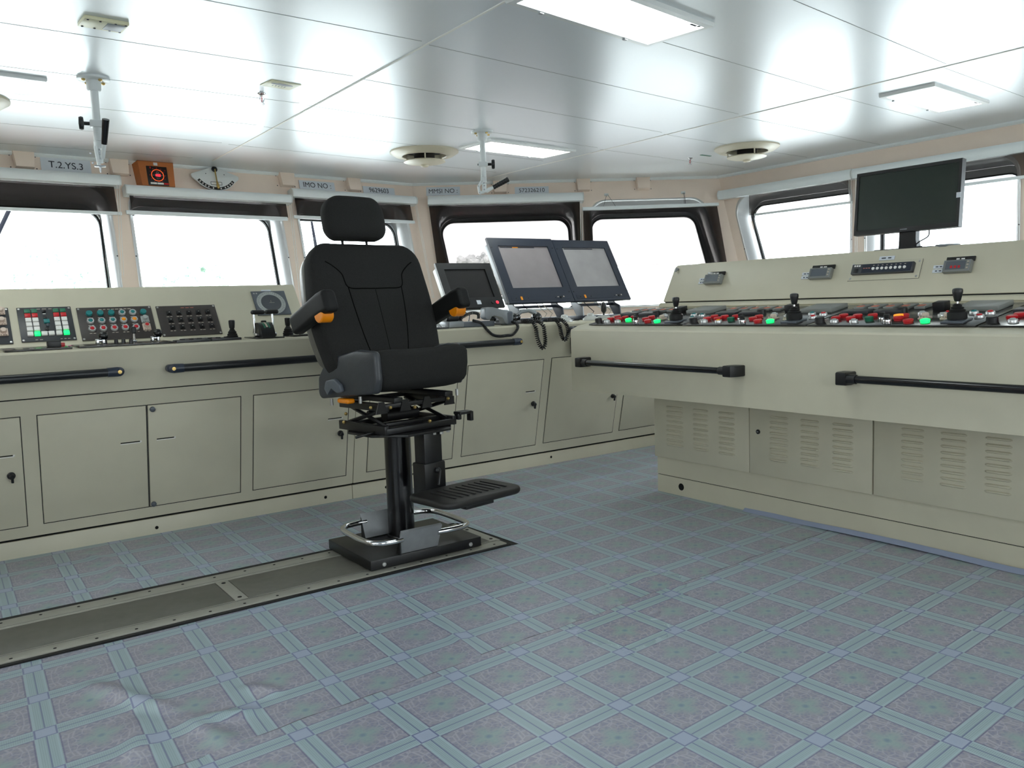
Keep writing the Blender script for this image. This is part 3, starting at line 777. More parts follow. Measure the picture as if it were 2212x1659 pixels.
# seam above the doors
def front_seam(root, u0, u1):
    mb = MB(); mb.box(((u0+u1)/2, -.1585, .7545), (u1-u0, .004, .005)); part('front_seam', mb, M['hole'], root)
front_seam(tA, UL, 1.772)
DZ0, DZ1 = .149, .676
slope_door(tA, -.42, .122, DZ0, DZ1, [(.0, .087, .498)], [(.071, .407)])
slope_door(tA, .188, .656, DZ0, DZ1, [(.534, .626, .496)])
slope_door(tA, .660, 1.118, DZ0, DZ1, [(.70, .786, .497)], [], [(.683, .655), (.677, .163)])
slope_door(tA, 1.184, 1.728, DZ0, DZ1, [(1.604, 1.69, .498)], [(1.681, .41)])
slope_door(tA, -.95, -.482, DZ0, DZ1); slope_door(tA, -1.5, -1.0, DZ0, DZ1)
tB = console_unit('bridge_console', 'beige forward console carrying the twin monitors, right of the helm chair', 1.776, 5.05, PROF_R)
mb = MB(); mb.box((1.774, -.1, .42), (.003, .05, .6)); 
DZ1 = .734
slope_door(tB, 1.858, 2.446, DZ0, DZ1, [(2.33, 2.41, .527)])
slope_door(tB, 2.513, 3.103, DZ0+.003, DZ1+.002, [(2.977, 3.053, .527)], [(3.047, .445)])
slope_door(tB, 3.168, 3.80, DZ0+.007, DZ1+.006, [(3.70, 3.77, .53)], [(3.756, .43)])
slope_door(tB, 3.864, 4.50, DZ0+.011, DZ1+.01, [(4.4, 4.47, .53)], [(4.45, .43)])
def kick_holes(root, us):
    for u, z in us:
        mb = MB(); mb.lathe([(.009, 0), (.008, .002), (0, .002)], (u, -.0015, z), (0, -1, 0), 12); part('kick_hole', mb, M['hole'], root)
kick_holes(tA, [(.69, .030), (1.607, .036)]); kick_holes(tB, [(1.994, .034), (3.257, .045)])
# padded grab rails
def grab_rail(root, u0, u1, z, v=-.235, r=.0195, m0='rail', m1='railblue', va=-.185):
    mb = MB(); mb.cyl((u0+.03, v, z), (u1-.03, v, z), r, seg=16); g = part('grab_rail', mb, M[m0], root)
    for u, s in ((u0, 1), (u1, -1)):
        mb = MB(); mb.tube([(u, va, z), (u, v+.012, z), (u+s*.012, v+.002, z), (u+s*.055, v, z)], [.019, .021, .023, .0215], 14)
        mb.lathe([(.021, -.004), (.021, .0), (.012, .003)], (u+s*.006, v-.010, z), (0, -1, 0), 14)
        part('rail_end', mb, M[m1], g)
        mb = MB(); mb.lathe([(.009, 0), (.009, .0016), (0, .0018)], (u+s*.005, v-.0225, z), (0, -1, 0), 12); part('rail_bolt', mb, M['brass'], g)
    return g
grab_rail(tA, -1.3, .535, .854); grab_rail(tA, .765, 1.745, .851)
grab_rail(tB, 1.80, 2.855, .868); grab_rail(tB, 3.30, 4.2, .922)
mb = MB(); mb.box((3.375, -.188, .815), (.09, .012, .09), bev=.003); part('socket_plate', mb, M['paint'], tB)
mb = MB(); mb.box((3.36, -.19, .815), (.115, .005, .105)); part('socket_gap', mb, M['hole'], tB)

# ---- instrument plates on the sloped panel (face frame: x along, y up the slope, z outwards)
PF = slope_face(FA, .20, .985, .75)
def plate(name, label, cat, x0, x1, y0, y1, m, th=.006, screws=True, group=None):
    t = thing(name, label, cat, PF @ Matrix.Translation(((x0+x1)/2, (y0+y1)/2, .004)), group)
    w, h = x1-x0, y1-y0
    b = part('face_plate', MB().box((0, 0, th/2), (w, h, th), bev=.001), m, t)
    if screws:
        for x in (-1, 1):
            for y in (-1, 1):
                mb = MB(); mb.lathe([(.0058, 0), (.0045, .0015), (0, .0018)], (x*(w/2-.009), y*(h/2-.009), th), (0, 0, 1), 10); part('screw', mb, M['screw'], t)
    return t, (x0+x1)/2, (y0+y1)/2
def dashes(name, root, cx, y, z, w, n, m, h=.0035):
    mb = MB(); x = cx-w/2; step = w/n
    for i in range(n):
        mb.box((x+step*(i+.5), y, z), (step*random.uniform(.55, .82), h, .0006))
    return part(name, mb, m, root)
def cap_mesh(col, kind='ring', r=.0125):
    mb = MB()
    if kind == 'flat': mb.lathe([(r, 0), (r, .012), (r*.9, .014), (0, .014)], (0, 0, 0), (0, 0, 1), 20)
    elif kind == 'cap': mb.lathe([(r*.62, .004), (r*.62, .0125), (r*.5, .014), (0, .014)], (0, 0, 0), (0, 0, 1), 20)
    elif kind == 'ringonly': mb.lathe([(r*1.12, 0), (r*1.12, .008), (r, .0115), (r*.7, .0115), (r*.66, .006), (0, .006)], (0, 0, 0), (0, 0, 1), 20)
    elif kind == 'square': mb.box((0, 0, .006), (r*2, r*1.75, .012), bev=.0015)
    elif kind == 'guard':
        mb.box((0, -.002, .004), (.040, .042, .008), bev=.002); mb.lathe([(.014, .006), (.014, .02), (.011, .024), (0, .024)], (0, .002, 0), (0, 0, 1), 16)
        for x in (-.011, 0, .011): mb.box((x, -.019, .009), (.005, .006, .012))
    return mb.mesh('push_button', col)
def ring_button(root, x, y, z, ringm, capm):
    o = stamp('push_button', ringm, (x, y, z), root); stamp('button_cap', capm, (0, 0, 0), o); return o
RING = cap_mesh(M['silver'], 'ringonly', .0158)
CAPS = {k: cap_mesh(M[k], 'cap', .0158) for k in ('red', 'teal', 'orangecap', 'greycap', 'green')}
FLAT = {k: cap_mesh(M[k], 'flat', .0155) for k in ('teal', 'black')}
SQ = {k: cap_mesh(M[k], 'square', .0128) for k in ('red', 'green', 'whitecap', 'greenlit', 'teal', 'black')}
GUARD = {k: cap_mesh(M[k], 'guard') for k in ('pinkgrey', 'greycap')}

# partial plate at the picture's left edge
t, cx, cy = plate('button_panel', 'grey panel with three pinkish guarded buttons at the far left of the console', 'control panel', -.20, .151, .010, .226, M['panelgrey'])
for y in (.205, .143, .078): stamp('push_button', GUARD['pinkgrey'], (.116-cx, y-cy, .006), t)
for y in (.205, .143, .078): stamp('push_button', GUARD['pinkgrey'], (.04-cx, y-cy, .006), t)
# alarm panel of square keys
t, cx, cy = plate('alarm_panel', 'dark panel of square white, red and green keys on the console', 'control panel', .186, .426, .015, .224, M['panelgrey'])
dashes('panel_title', t, 0, .212-cy, .0064, .13, 5, M['print'])
for i, x in enumerate((.2285, .2595, .3545, .3865)):
    for j, y in enumerate((.1955, .170, .143, .115, .087)):
        stamp('push_button', SQ[('green', 'red', 'whitecap', 'whitecap', 'whitecap')[j]], (x-cx, y-cy, .004), t)
for i, x in enumerate((.227, .258, .2885, .3195, .353, .386)): stamp('push_button', SQ['greenlit' if i in (1, 5) else 'whitecap'], (x-cx, .0575-cy, .004), t)
stamp('push_button', SQ['teal'], (.3075-cx, .133-cy, .003), t)
part('key_switch', MB().lathe([(.008, 0), (.008, .01), (.004, .012), (.004, .016), (0, .016)], (.309-cx, .108-cy, .006), (0, 0, 1), 14), M['greyplastic'], t)
for y in (.197, .155, .085):
    part('indicator_lamp', MB().box((.303+.0-cx, y-cy, .009), (.016, .014, .008), bev=.001), M['black'], t)
    dashes('key_caption', t, .303-cx, y-.015-cy, .0064, .02, 1, M['whitecap'])
dashes('panel_caption', t, -.045, .024-cy, .0064, .04, 2, M['print']); dashes('panel_caption', t, .07, .024-cy, .0064, .05, 3, M['print'])
# push button panel
t, cx, cy = plate('pump_button_panel', 'brown-black panel with rows of teal, orange and red round push buttons', 'control panel', .450, .810, .006, .213, M['panel'])
dashes('panel_title', t, .0, .198-cy, .0064, .16, 8, M['print'])
for j, (y, row) in enumerate(((.171, ('t', 't', 't', 'g', 'g', 't')), (.124, ('g', 'g', 'g', 'o', 'o', 'G')), (.074, ('r', 'r', 'r', 'r', 'r', 'P')))):
    for i, c in enumerate(row):
        x = .504+.0522*i
        if c == 't': stamp('push_button', FLAT['teal'], (x-cx, y-cy, .006), t)
        elif c == 'G': stamp('push_button', GUARD['greycap'], (x-cx, y-cy, .006), t)
        elif c == 'P':
            o = stamp('push_button', GUARD['pinkgrey'], (x-cx, y-cy, .006), t)
            stamp('button_cap', CAPS['red'], (0, .002, .0115), o)
        else: ring_button(t, x-cx, y-cy, .006, RING, CAPS[{'g': 'teal', 'o': 'orangecap', 'r': 'red'}[c]])
        dashes('button_caption', t, x-cx, y-.026-cy, .0064, .034, 2, M['print'], .003)
# lighting switch panel
t, cx, cy = plate('switch_panel', 'brown-black panel with fifteen small dark switches', 'control panel', .834, 1.146, .008, .209, M['panel'])
dashes('panel_title', t, .005, .193-cy, .0064, .075, 3, M['printred'])
SW = MB().box((0, 0, .004), (.025, .023, .008), bev=.001).box((0, 0, .010), (.012, .018, .008), bev=.001).mesh('rocker_switch', M['black'])
SWD = MB().lathe([(.002, 0), (.0015, .001), (0, .001)], (0, 0, .0138), (0, 0, 1), 8).mesh('switch_dot', M['whitecap'])
for j in range(3):
    for i in range(5):
        x = .893+.0513*i; y = .158-.0475*j
        o = stamp('rocker_switch', SW, (x-cx, y-cy, .005), t); stamp('switch_dot', SWD, (0, 0, 0), o)
        dashes('switch_caption', t, x-cx, y-.022-cy, .0064, .034, 2, M['print'], .003)
# gyro repeater
t, cx, cy = plate('gyro_repeater', 'square grey compass repeater with pale degree ring', 'gauge', 1.373, 1.572, .124, .297, M['greyplastic'], screws=False)
mb = MB(); ws = (.082, .058); q = 64
rings = [[(r*math.cos(2*PI*i/q)*1.0, r*math.sin(2*PI*i/q)*.98, z) for i in range(q)] for r, z in ((.084, .006), (.083, .0075), (.060, .0075), (.059, .006))]
mb.loft(rings, (False, False)); part('degree_ring', mb, M['greycap'], t)
mb = MB()
for i in range(36):
    a = i*PI/18; mb.box((0, 0, .0078), (.0012, .006 if i % 3 else .012, .0006), Matrix.Rotation(a, 4, 'Z') @ Matrix.Translation((0, .073, 0)))
part('degree_marks', mb, M['ink'], t)
mb = MB(); mb.lathe([(.058, 0), (.058, .0012), (0, .0012)], (0, 0, .006), (0, 0, 1), 48); part('compass_disc', mb, M['compassgrey'], t)
mb = MB(); mb.box((.004, 0, .0076), (.03, .0018, .0006)); mb.box((0, .01, .0076), (.0015, .012, .0006)); part('lubber_line', mb, M['print'], t)
for x, y in ((-.085, .07), (-.07, .07)): part('screw', MB().lathe([(.005, 0), (.004, .0015), (0, .0015)], (x, y, .006), (0, 0, 1), 10), M['screw'], t)
solo('label_plate', MB().box((0, 0, .003), (.058, .010, .004), bev=.001), M['paper'], 'tiny white label above the compass repeater', 'label', PF @ Matrix.Translation((1.466, .306, .0)))

# ---- things on the desk of the forward console (z = .968 .. .974)
def desk(u, v, dz=0.): return FA @ Matrix.Translation((u, v, .9711+.0157*v+dz+.0008)) @ Matrix.Rotation(math.atan(.0157), 4, 'X')
def slab(name, label, cat, u0, u1, v0, v1, m, th=.008):
    return solo(name, MB().box((0, 0, th/2), (u1-u0, v1-v0, th), bev=.0015), m, label, cat, desk((u0+u1)/2, (v0+v1)/2))
t = thing('desk_panel', 'flat black desk panel with a black box on the far left of the console', 'control panel', desk(.22, -.03))
part('face_plate', MB().box((0, 0, .004), (.27, .25, .008), bev=.0015), M['deskblack'], t); part('black_box', MB().box((.075, 0, .022), (.056, .05, .03), bev=.003), M['black'], t); part('red_button', MB().box((.112, .02, .016), (.022, .02, .018), bev=.003), M['red'], t)
solo('paper_slip', MB().box((0, 0, .001), (.10, .06, .001)), M['magenta'], 'pink paper slip lying behind the black box', 'paper', desk(.18, .135, .0005))
mb = MB(); mb.tube([(-.05, 0, .003), (-.02, .01, .004), (.02, .008, .004), (.05, -.004, .003)], .0025, 6)
solo('pink_cord', mb, M['magenta'], 'short pink cord beside the black box on the desk', 'cord', desk(.42, .09))
t = thing('lever_panel', 'black desk panel with chrome ball levers and small knobs', 'control panel', desk(.60, -.02))
part('face_plate', MB().box((0, 0, .004), (.43, .24, .008), bev=.0015), M['deskblack'], t)
for x, tall in ((-.105, 0), (.145, 0)):
    mb = MB(); mb.box((-.014, 0, .018), (.014, .036, .022), bev=.003); mb.box((.012, .0, .018), (.014, .036, .022), bev=.003); mb.cyl((-.022, 0, .022), (.02, 0, .022), .009); mb.cyl((0, 0, .022), (.012, .0, .036), .004)
    lv = part('ball_lever', mb, M['chrome'], t)
    L_ = MB().ball((x*0+.014, 0, .045), .0225, 20); ob = part('lever_ball', L_, M['blacksatin'], lv); lv.location = (x, -.01, .004)
mb = MB(); mb.cyl((0, 0, 0), (0, 0, .045), .006); mb.lathe([(.011, 0), (.013, .006), (.011, .01)], (0, 0, 0), (0, 0, 1), 14); lv = part('small_lever', mb, M['chrome'], t); part('lever_knob', MB().rbox((0, 0, .06), (.024, .018, .036), .008), M['black'], lv); lv.location = (.055, .03, .008)
for x, y in ((-.03, .02), (.005, .03), (.028, -.03), (-.075, .05)):
    part('small_knob', MB().lathe([(.010, 0), (.009, .018), (.006, .02), (0, .02)], (x, y, .008), (0, 0, 1), 14), M['black'], t)
t = thing('desk_panel', 'flat dark key panels on the desk left of the throttle', 'control panel', desk(.99, -.04))
for x, y, w, d in ((-.09, -.06, .16, .08), (.08, -.03, .15, .12), (-.02, .06, .18, .06)): part('key_pad', MB().box((x, y, .006), (w, d, .012), bev=.002), M['panelgrey'], t)
for i in range(6): part('small_knob', MB().box((-.13+.045*i, -.05+.012*(i % 3), .014), (.02, .02, .006), bev=.001), M['black'], t)
def boot_stick(label, u, v):
    t = thing('boot_joystick', label, 'joystick', desk(u, v), 'small rubber-boot joysticks on the forward console')
    part('boot', MB().lathe([(.028, 0), (.027, .012), (.030, .016), (.024, .022), (.026, .027), (.020, .033), (.022, .038), (.016, .045), (.010, .056)], (0, 0, .0), (0, 0, 1), 20), M['rubber'], t)
    part('stick', MB().lathe([(.008, .05), (.014, .062), (.016, .085), (.016, .098), (.012, .101), (0, .101)], (0, 0, 0), (0, 0, 1), 16), M['black'], t)
boot_stick('small black rubber-boot joystick left of the twin throttle', 1.12, -.06)
boot_stick('small black rubber-boot joystick right of the twin throttle', 1.437, -.02)
# twin throttle
t = thing('throttle', 'twin-lever engine throttle with black grips and chrome stems', 'throttle', desk(1.285, -.07))
mb = MB(); mb.prism([(-.075*math.cos(a), .078*math.sin(a)+.004) for a in [PI*i/20 for i in range(21)]], -.036, .036, XE, bev=.003); part('throttle_drum', mb, M['blackpaint'], t)
for x in (-.013, .013):
    mb = MB(); mb.loft([[(x-.004, -.0755*math.cos(a), .0785*math.sin(a)+.004), (x+.004, -.0755*math.cos(a), .0785*math.sin(a)+.004), (x+.004, -.0735*math.cos(a), .0765*math.sin(a)+.004), (x-.004, -.0735*math.cos(a), .0765*math.sin(a)+.004)] for a in [math.radians(40+60*i/10) for i in range(11)]]); part('scale_strip', mb, M['green'], t)
part('scale_strip', MB().loft([[(-.005, -.076*math.cos(a), .079*math.sin(a)+.004), (.005, -.076*math.cos(a), .079*math.sin(a)+.004), (.005, -.074*math.cos(a), .077*math.sin(a)+.004), (-.005, -.074*math.cos(a), .077*math.sin(a)+.004)] for a in [math.radians(44+50*i/8) for i in range(9)]]), M['print'], t)
for x, s in ((-.050, -1), (.050, 1)):
    mb = MB(); mb.tube([(x, 0, .016), (x, -.002, .06), (x, .006, .132)], .0058, 10); mb.lathe([(.013, -.006), (.013, .006)], (x, 0, .016), (1, 0, 0), 16); mb.lathe([(.01, -.005), (.01, .008), (.006, .012)], (x-s*.004, -.03, .018), (s, 0, 0), 14)
    lv = part('throttle_lever', mb, M['chrome'], t); part('lever_grip', MB().rbox((x-s*.012+.012, .006, .137), (.074, .026, .024), .011), M['black'], lv)
part('top_knob', MB().rbox((.008, .02, .086), (.026, .022, .012), .005), M['black'], t)
part('base_plate', MB().box((0, 0, .003), (.15, .20, .006), bev=.001), M['deskblack'], t)
t = thing('desk_panel', 'flat dark desk panel with a chrome strip behind the chair armrest', 'control panel', desk(1.52, -.05))
part('face_plate', MB().box((0, 0, .004), (.19, .16, .008), bev=.0015), M['deskblack'], t); part('chrome_strip', MB().box((.02, -.055, .010), (.14, .025, .004), bev=.001), M['chrome'], t)

# ------------------------------------------------------------------ monitors on the forward console
def tilt_monitor(name, label, u0, u1, v, z0, h, bez, scr, insets, kind):
    """screen unit leaning back; insets left,right,bottom,top"""
    F = slope_face(FA, v, z0, .56)
    t = thing(name, label, 'monitor', F @ Matrix.Translation(((u0+u1)/2, 0, 0)))
    w = u1-u0; l, r, b, tp = insets
    mb = MB()
    o = [(-w/2, 0), (w/2, 0), (w/2, h), (-w/2, h)]; i_ = [(-w/2+l, b), (w/2-r, b), (w/2-r, h-tp), (-w/2+l, h-tp)]
    rg = lambda p, z: [(a, c, z) for a, c in p]
    mb.loft([rg(i_, .004), rg(i_, .016), rg(o, .018), rg(o, 0.)], (True, True)); part('bezel', mb, bez, t, ang=20)
    part('screen', MB().box(((l-r)/2, (b+h-tp)/2, .005), (w-l-r, h-b-tp, .004)), scr, t)
    part('housing', MB().box((0, h/2, -.028), (w*.94, h*.9, .055), bev=.006), M['bracket'] if kind == 'twin' else M['white'], t)
    if kind == 'twin':
        mb = MB(); mb.box((0, .035, .0185), (w*.9, .034, .001)); f = part('control_strip', mb, M['monitor'], t)
        part('brand_mark', MB().box((-w*.30, .035, .0195), (.016, .026, .001)), M['orangecap'], t)
        for x in (-.38, -.2, .22): part('control_key', MB().lathe([(.004, 0), (.004, .002), (0, .002)], (w*x, .035, .019), (0, 0, 1), 10), M['black'], t)
        part('control_knob', MB().lathe([(.009, 0), (.008, .006), (0, .006)], (w*.30, .035, .019), (0, 0, 1), 14), M['black'], t)
        part('key_caption', MB().box((w*.26, .038, .0192), (.014, .006, .0006)).box((w*.35, .04, .0192), (.01, .01, .0006)), M['print'], t)
        part('title_bar', MB().box(((l-r)/2-.05, h-tp-.008, .0074), (w-l-r-.14, .008, .0006)), M['ink'], t)
        for x in (-1, 1):
            for y in (.15, .85): part('screw', MB().lathe([(.005, 0), (.004, .002), (0, .002)], (x*(w/2-.018), h*y, .0178), (0, 0, 1), 10), M['black'], t)
    return t
MZ = 1.099
t = tilt_monitor('chart_monitor', 'left one of the twin navy-framed chart monitors, with darker grey screen', 3.012, 3.578, .10, MZ, .520, M['monitor'], M['screen1'], (.075, .055, .118, .062), 'twin')
part('title_mark', MB().box((-.06, .449, .0078), (.05, .007, .0006)), M['orangecap'], t)
t = tilt_monitor('chart_monitor', 'right one of the twin navy-framed chart monitors, with paler grey screen', 3.582, 4.122, .10, MZ, .512, M['monitor'], M['screen2'], (.070, .055, .118, .062), 'twin')
def bracket(label, u0, u1):
    F = FA @ Matrix.Translation(((u0+u1)/2, .12, .977))
    t = thing('monitor_bracket', label, 'bracket', F); w = u1-u0
    part('bracket_base', MB().box((0, .05, .012), (w*.86, .16, .024), bev=.003), M['monitor'], t)
    for s in (-1, 1):
        mb = MB(); mb.prism([(-.02, .02), (.05, .02), (.11, .10), (.155, .195), (.12, .20), (.045, .11), (-.01, .09)], s*w*.36-.006, s*w*.36+.006, XE, bev=.001); part('bracket_arm', mb, M['bracket'] if s < 0 else M['monitor'], t)
    mb = MB(); mb.cyl((-w*.36, .075, .10), (w*.36, .075, .10), .010); part('pivot_bar', mb, M['monitor'], t)
    for i, x in enumerate((-.1, .02, .07)):
        mb = MB(); mb.tube([(x, .12, .16), (x+.015, .06, .10), (x+.06, .03, .05), (x+.05, .05, .02)], .003, 6); part('cable', mb, M['print'] if i else M['black'], t)
bracket('dark bracket with cables under the left one of the twin monitors', 3.03, 3.56); bracket('dark bracket with cables under the right one of the twin monitors', 3.60, 4.10)
# small black monitor
t = tilt_monitor('small_monitor', 'small black monitor with dark screen left of the twin monitors', 2.545, 2.975, .10, 1.078, .340, M['monblack'], M['screen0'], (.055, .055, .078, .045), 'small')
part('white_sticker', MB().box((.02, .040, .0185), (.032, .030, .001)), M['paper'], t)
part('red_lamp', MB().lathe([(.012, 0), (.010, .003), (0, .004)], (.165, .036, .018), (0, 0, 1), 12), M['redlit'], t)
part('control_knob', MB().lathe([(.010, 0), (.009, .006), (0, .006)], (.125, .036, .018), (0, 0, 1), 14), M['black'], t)
t = thing('small_monitor_stand', 'black yoke stand with oval openings under the small monitor', 'stand', FA @ Matrix.Translation((2.76, .15, .977)))
part('stand_base', MB().box((0, .03, .01), (.34, .16, .02), bev=.003), M['black'], t)
for s in (-1, 1):
    mb = MB(); mb.prism([(-.07, .015), (.06, .015), (.05, .050), (.02, .060), (-.05, .075)], s*.18-.005, s*.18+.005, XE); part('stand_arm', mb, M['black'], t)
mb = MB(); mb.tube([(-.1, -.03, .10), (-.06, -.05, .06), (-.075, -.06, .02)], .0035, 6); part('cable', mb, M['black'], t)

# ------------------------------------------------------------------ handsets, cords, trackballs
def helix(path, R, turns, n=None):
    """coil around a polyline path"""
    P = [Vector(p) for p in path]; seg = [(b-a).length for a, b in zip(P, P[1:])]; tot = sum(seg); n = n or turns*9; out = []
    for i in range(n+1):
        d = tot*i/n; k = 0
        while k < len(seg)-1 and d > seg[k]: d -= seg[k]; k += 1
        t = (P[k+1]-P[k]).normalized(); c = P[k]+t*d; u = t.cross(Vector((.3, 1, .2))).normalized(); v = t.cross(u); a = 2*PI*turns*i/n
        out.append(c+u*R*math.cos(a)+v*R*math.sin(a))
    return out
def curve_pts(ctrl, n=14):
    out = []; P = [Vector(p) for p in ctrl]; P = [P[0]*2-P[1]]+P+[P[-1]*2-P[-2]]
    for i in range(1, len(P)-2):
        for k in range(n):
            t = k/n; a, b, c, d = P[i-1:i+3]
            out.append(.5*((2*b)+(c-a)*t+(2*a-5*b+4*c-d)*t*t+(3*b-a-3*c+d)*t**3))
    return out+[P[-2]]
# VHF set with hand microphone and loop handset
t = thing('radio_set', 'grey radio set with coiled-cord handset below the small monitor', 'radio', desk(2.60, -.06, .0005))
part('radio_base', MB().box((.035, 0, .016), (.235, .10, .032), bev=.004), M['greyplastic'], t)
part('cradle', MB().box((-.135, 0, .020), (.11, .12, .038), bev=.008), M['bracket'], t)
mb = MB(); mb.rbox((-.135, -.01, .062), (.10, .05, .05), .022); part('hand_microphone', mb, M['black'], t)
part('microphone_grille', MB().lathe([(.02, 0), (.022, .01), (.016, .02), (0, .022)], (-.185, -.01, .060), (-1, 0, .1), 14), M['silver'], t)
mb = MB(); mb.box((-.078, .0, .055), (.012, .05, .07), bev=.003); part('cradle_post', mb, M['black'], t)
path = curve_pts([(-.09, -.03, .055), (-.03, -.05, .085), (.02, -.06, .080), (.03, -.05, .05)]); part('coiled_cord', MB().tube(helix(path, .0075, 18), .0035, 5), M['black'], t)
t = thing('loop_handset', 'grey loop-handled telephone handset with black earpiece', 'handset', desk(2.775, -.115, .0005))
mb = MB(); mb.prism(rquad([(-.115, .115), (-.115, .05), (-.08, .035), (-.06, .07), (.02, .05), (.035, .012), (.095, .002), (.098, .070), (.03, .098), (-.06, .118)], .012, 4), -.03, .03, Matrix(((1, 0, 0, 0), (0, 0, -1, 0), (0, 1, 0, 0), (0, 0, 0, 1))), bev=.006)
part('handset_shell', mb, M['bracket'], t)
mb = MB(); mb.rbox((.072, 0, .045), (.055, .066, .086), .014); part('earpiece', mb, M['greyplastic'], t)
path = curve_pts([FA @ Vector(p) for p in ((2.585, -.12, 1.01), (2.60, -.19, .992), (2.625, -.222, .945), (2.66, -.226, .918), (2.71, -.226, .908), (2.76, -.226, .910), (2.81, -.226, .915), (2.850, -.224, .955), (2.855, -.19, .988), (2.855, -.155, .99))])
inv = t.matrix_world.inverted()
part('coiled_cord', MB().tube(helix([inv @ p for p in path], .0065, 62), .0036, 5), M['black'], t)
def wall_phone(label, u, v, cord):
    t = thing('telephone_handset', label, 'telephone', desk(u, v, .0005), 'black desk telephones')
    part('phone_base', MB().box((0, 0, .010), (.13, .15, .02), bev=.004), M['black'], t)
    mb = MB(); mb.tube([(-.075, .02, .055), (-.055, .005, .078), (0, -.005, .083), (.045, -.01, .068), (.06, -.012, .045)], [.012, .014, .013, .015, .020], 12); part('handset_grip', mb, M['bracket'], t)
    mb = MB(); mb.ball((.058, -.015, .038), .034, 18); part('earpiece', mb, M['blacksatin'], t)
    mb = MB(); mb.ball((-.078, .02, .042), .024, 14); part('mouthpiece', mb, M['blacksatin'], t)
    inv = t.matrix_world.inverted()
    part('coiled_cord', MB().tube(helix([inv @ (FA @ Vector(p)) for p in curve_pts(cord)], .011, 44), .0036, 5), M['black'], t)
wall_phone('black telephone with long hanging coiled cord, left of the pair on the desk', 2.905, .0, [(2.97, -.11, .99), (2.985, -.185, .992), (2.99, -.222, .955), (3.0, -.226, .88), (3.022, -.226, .828), (3.048, -.226, .815), (3.062, -.226, .85), (3.058, -.226, .92), (3.05, -.220, .965), (3.03, -.18, .992), (2.99, -.11, .99)])
wall_phone('black telephone with short hanging coiled cord, right of the pair on the desk', 3.10, .0, [(3.16, -.11, .99), (3.18, -.185, .992), (3.187, -.222, .955), (3.195, -.226, .90), (3.215, -.226, .862), (3.24, -.226, .868), (3.255, -.226, .91), (3.24, -.220, .965), (3.225, -.18, .992), (3.19, -.11, .99)])
M['dome'] = mat('silver_dome', srgb(190, 192, 188), .35, metal=.2)
def dome(label, u, v, r=.055):
    t = thing('dome_control', label, 'knob', desk(u, v, .0005), 'silver domes on the desk')
    part('dome_skirt', MB().lathe([(r, 0), (r*.96, .012), (r*.6, .028), (r*.42, .03)], (0, 0, 0), (0, 0, 1), 28), M['dome'], t)
    part('dome_cap', MB().lathe([(r*.45, .026), (r*.42, .042), (r*.3, .048), (0, .048)], (0, 0, 0), (0, 0, 1), 24), M['dome'], t)
    return t
dome('silver dome control nearest the telephones', 3.345, -.08); dome('silver dome control beside the thruster joystick', 3.62, -.03)
t = thing('thruster_joystick', 'black joystick on a silver dome under the right twin monitor', 'joystick', desk(3.735, -.04, .0005))
part('dome_skirt', MB().lathe([(.06, 0), (.058, .012), (.035, .026), (.012, .03)], (0, 0, 0), (0, 0, 1), 28), M['dome'], t)
part('stick', MB().cyl((0, 0, .02), (0, 0, .07), .006), M['black'], t)
part('stick_grip', MB().lathe([(.008, .045), (.019, .06), (.021, .09), (.017, .115), (0, .12)], (0, 0, 0), (0, 0, 1), 16), M['black'], t)
part('grip_button', MB().lathe([(.008, .115), (.006, .124), (0, .125)], (0, 0, 0), (0, 0, 1), 12), M['chrome'], t)
slab('desk_panel', 'black desk panel under the silver domes', 'control panel', 3.28, 3.56, .02, .10, M['deskblack'], .004)
t = thing('keyboard_panel', 'low panel of silver keys behind the right armrest', 'control panel', desk(2.30, -.10, .0005))
part('face_plate', MB().box((0, 0, .004), (.17, .12, .008), bev=.001), M['panelgrey'], t)
for i in range(5): part('key', MB().box((-.06+.03*i, -.03+.015*(i % 2), .012), (.022, .02, .010), bev=.002), M['silver'], t)
part('tilted_chart', MB().box((.0, .0, 0), (.16, .11, .004), Matrix.Translation((.0, .075, .04)) @ Matrix.Rotation(.5, 4, 'X')), M['steel'], t)

# ------------------------------------------------------------------ side console (x = along towards the viewer, y = away, z = up)
S0, S1 = -.335, 3.30
tC = thing('thruster_console', 'large beige side console with overhanging desk and louvred base on the right', 'console', FC)
WFr = -.35
PROF_C = [(WFr, .597), (WFr, .940), (WFr+.006, .949), (-.29, .967), (.152, 1.040), (.33, 1.050), (.335, 1.05), (.64, 1.05), (.64, .60)]
mb = MB(); mb.prism(PROF_C, S0, S1, XE, bev=.004); part('desk_body', mb, M['paint'], tC, ang=25)
mb = MB(); mb.prism([(.318, 1.046), (.308, 1.056), (.310, 1.072), (.322, 1.079), (.60, 1.079), (.60, 1.046)], -.27, S1, XE, bev=.003); part('panel_curb', mb, M['paint'], tC)
mb = MB(); mb.prism([(.345, 1.078), (.345, 1.089), (.6, 1.089), (.6, 1.078)], -.25, S1, XE); part('shadow_gap', mb, M['hole'], tC)
# raised instrument panel with rounded top corner
k45 = math.sqrt(1+.45*.45)
CF_local = slope_face(Matrix(), .34, 1.087, .45)
mb = MB(CF_local); mb.prism(rquad([(-.262, 0), (S1, 0), (S1, .242), (-.246, .242)], [.004, .004, .004, .022], 5), -.03, 0, bev=.004); part('instrument_panel', mb, M['paint'], tC)
mb = MB(); mb.prism([(.36, 1.089), (.455, 1.303), (.56, 1.303), (.62, 1.05), (.36, 1.05)], -.235, S1, XE); part('panel_back', mb, M['paint'], tC)
# latch on the raised panel
mb = MB(CF_local); mb.lathe([(.008, 0), (.008, .008), (.004, .012), (0, .012)], (-.218, .213, 0), (0, 0, 1), 12); mb.box((-.222, .205, .011), (.012, .028, .005), Matrix.Identity(4), bev=.002); part('panel_latch', mb, M['steel'], tC)
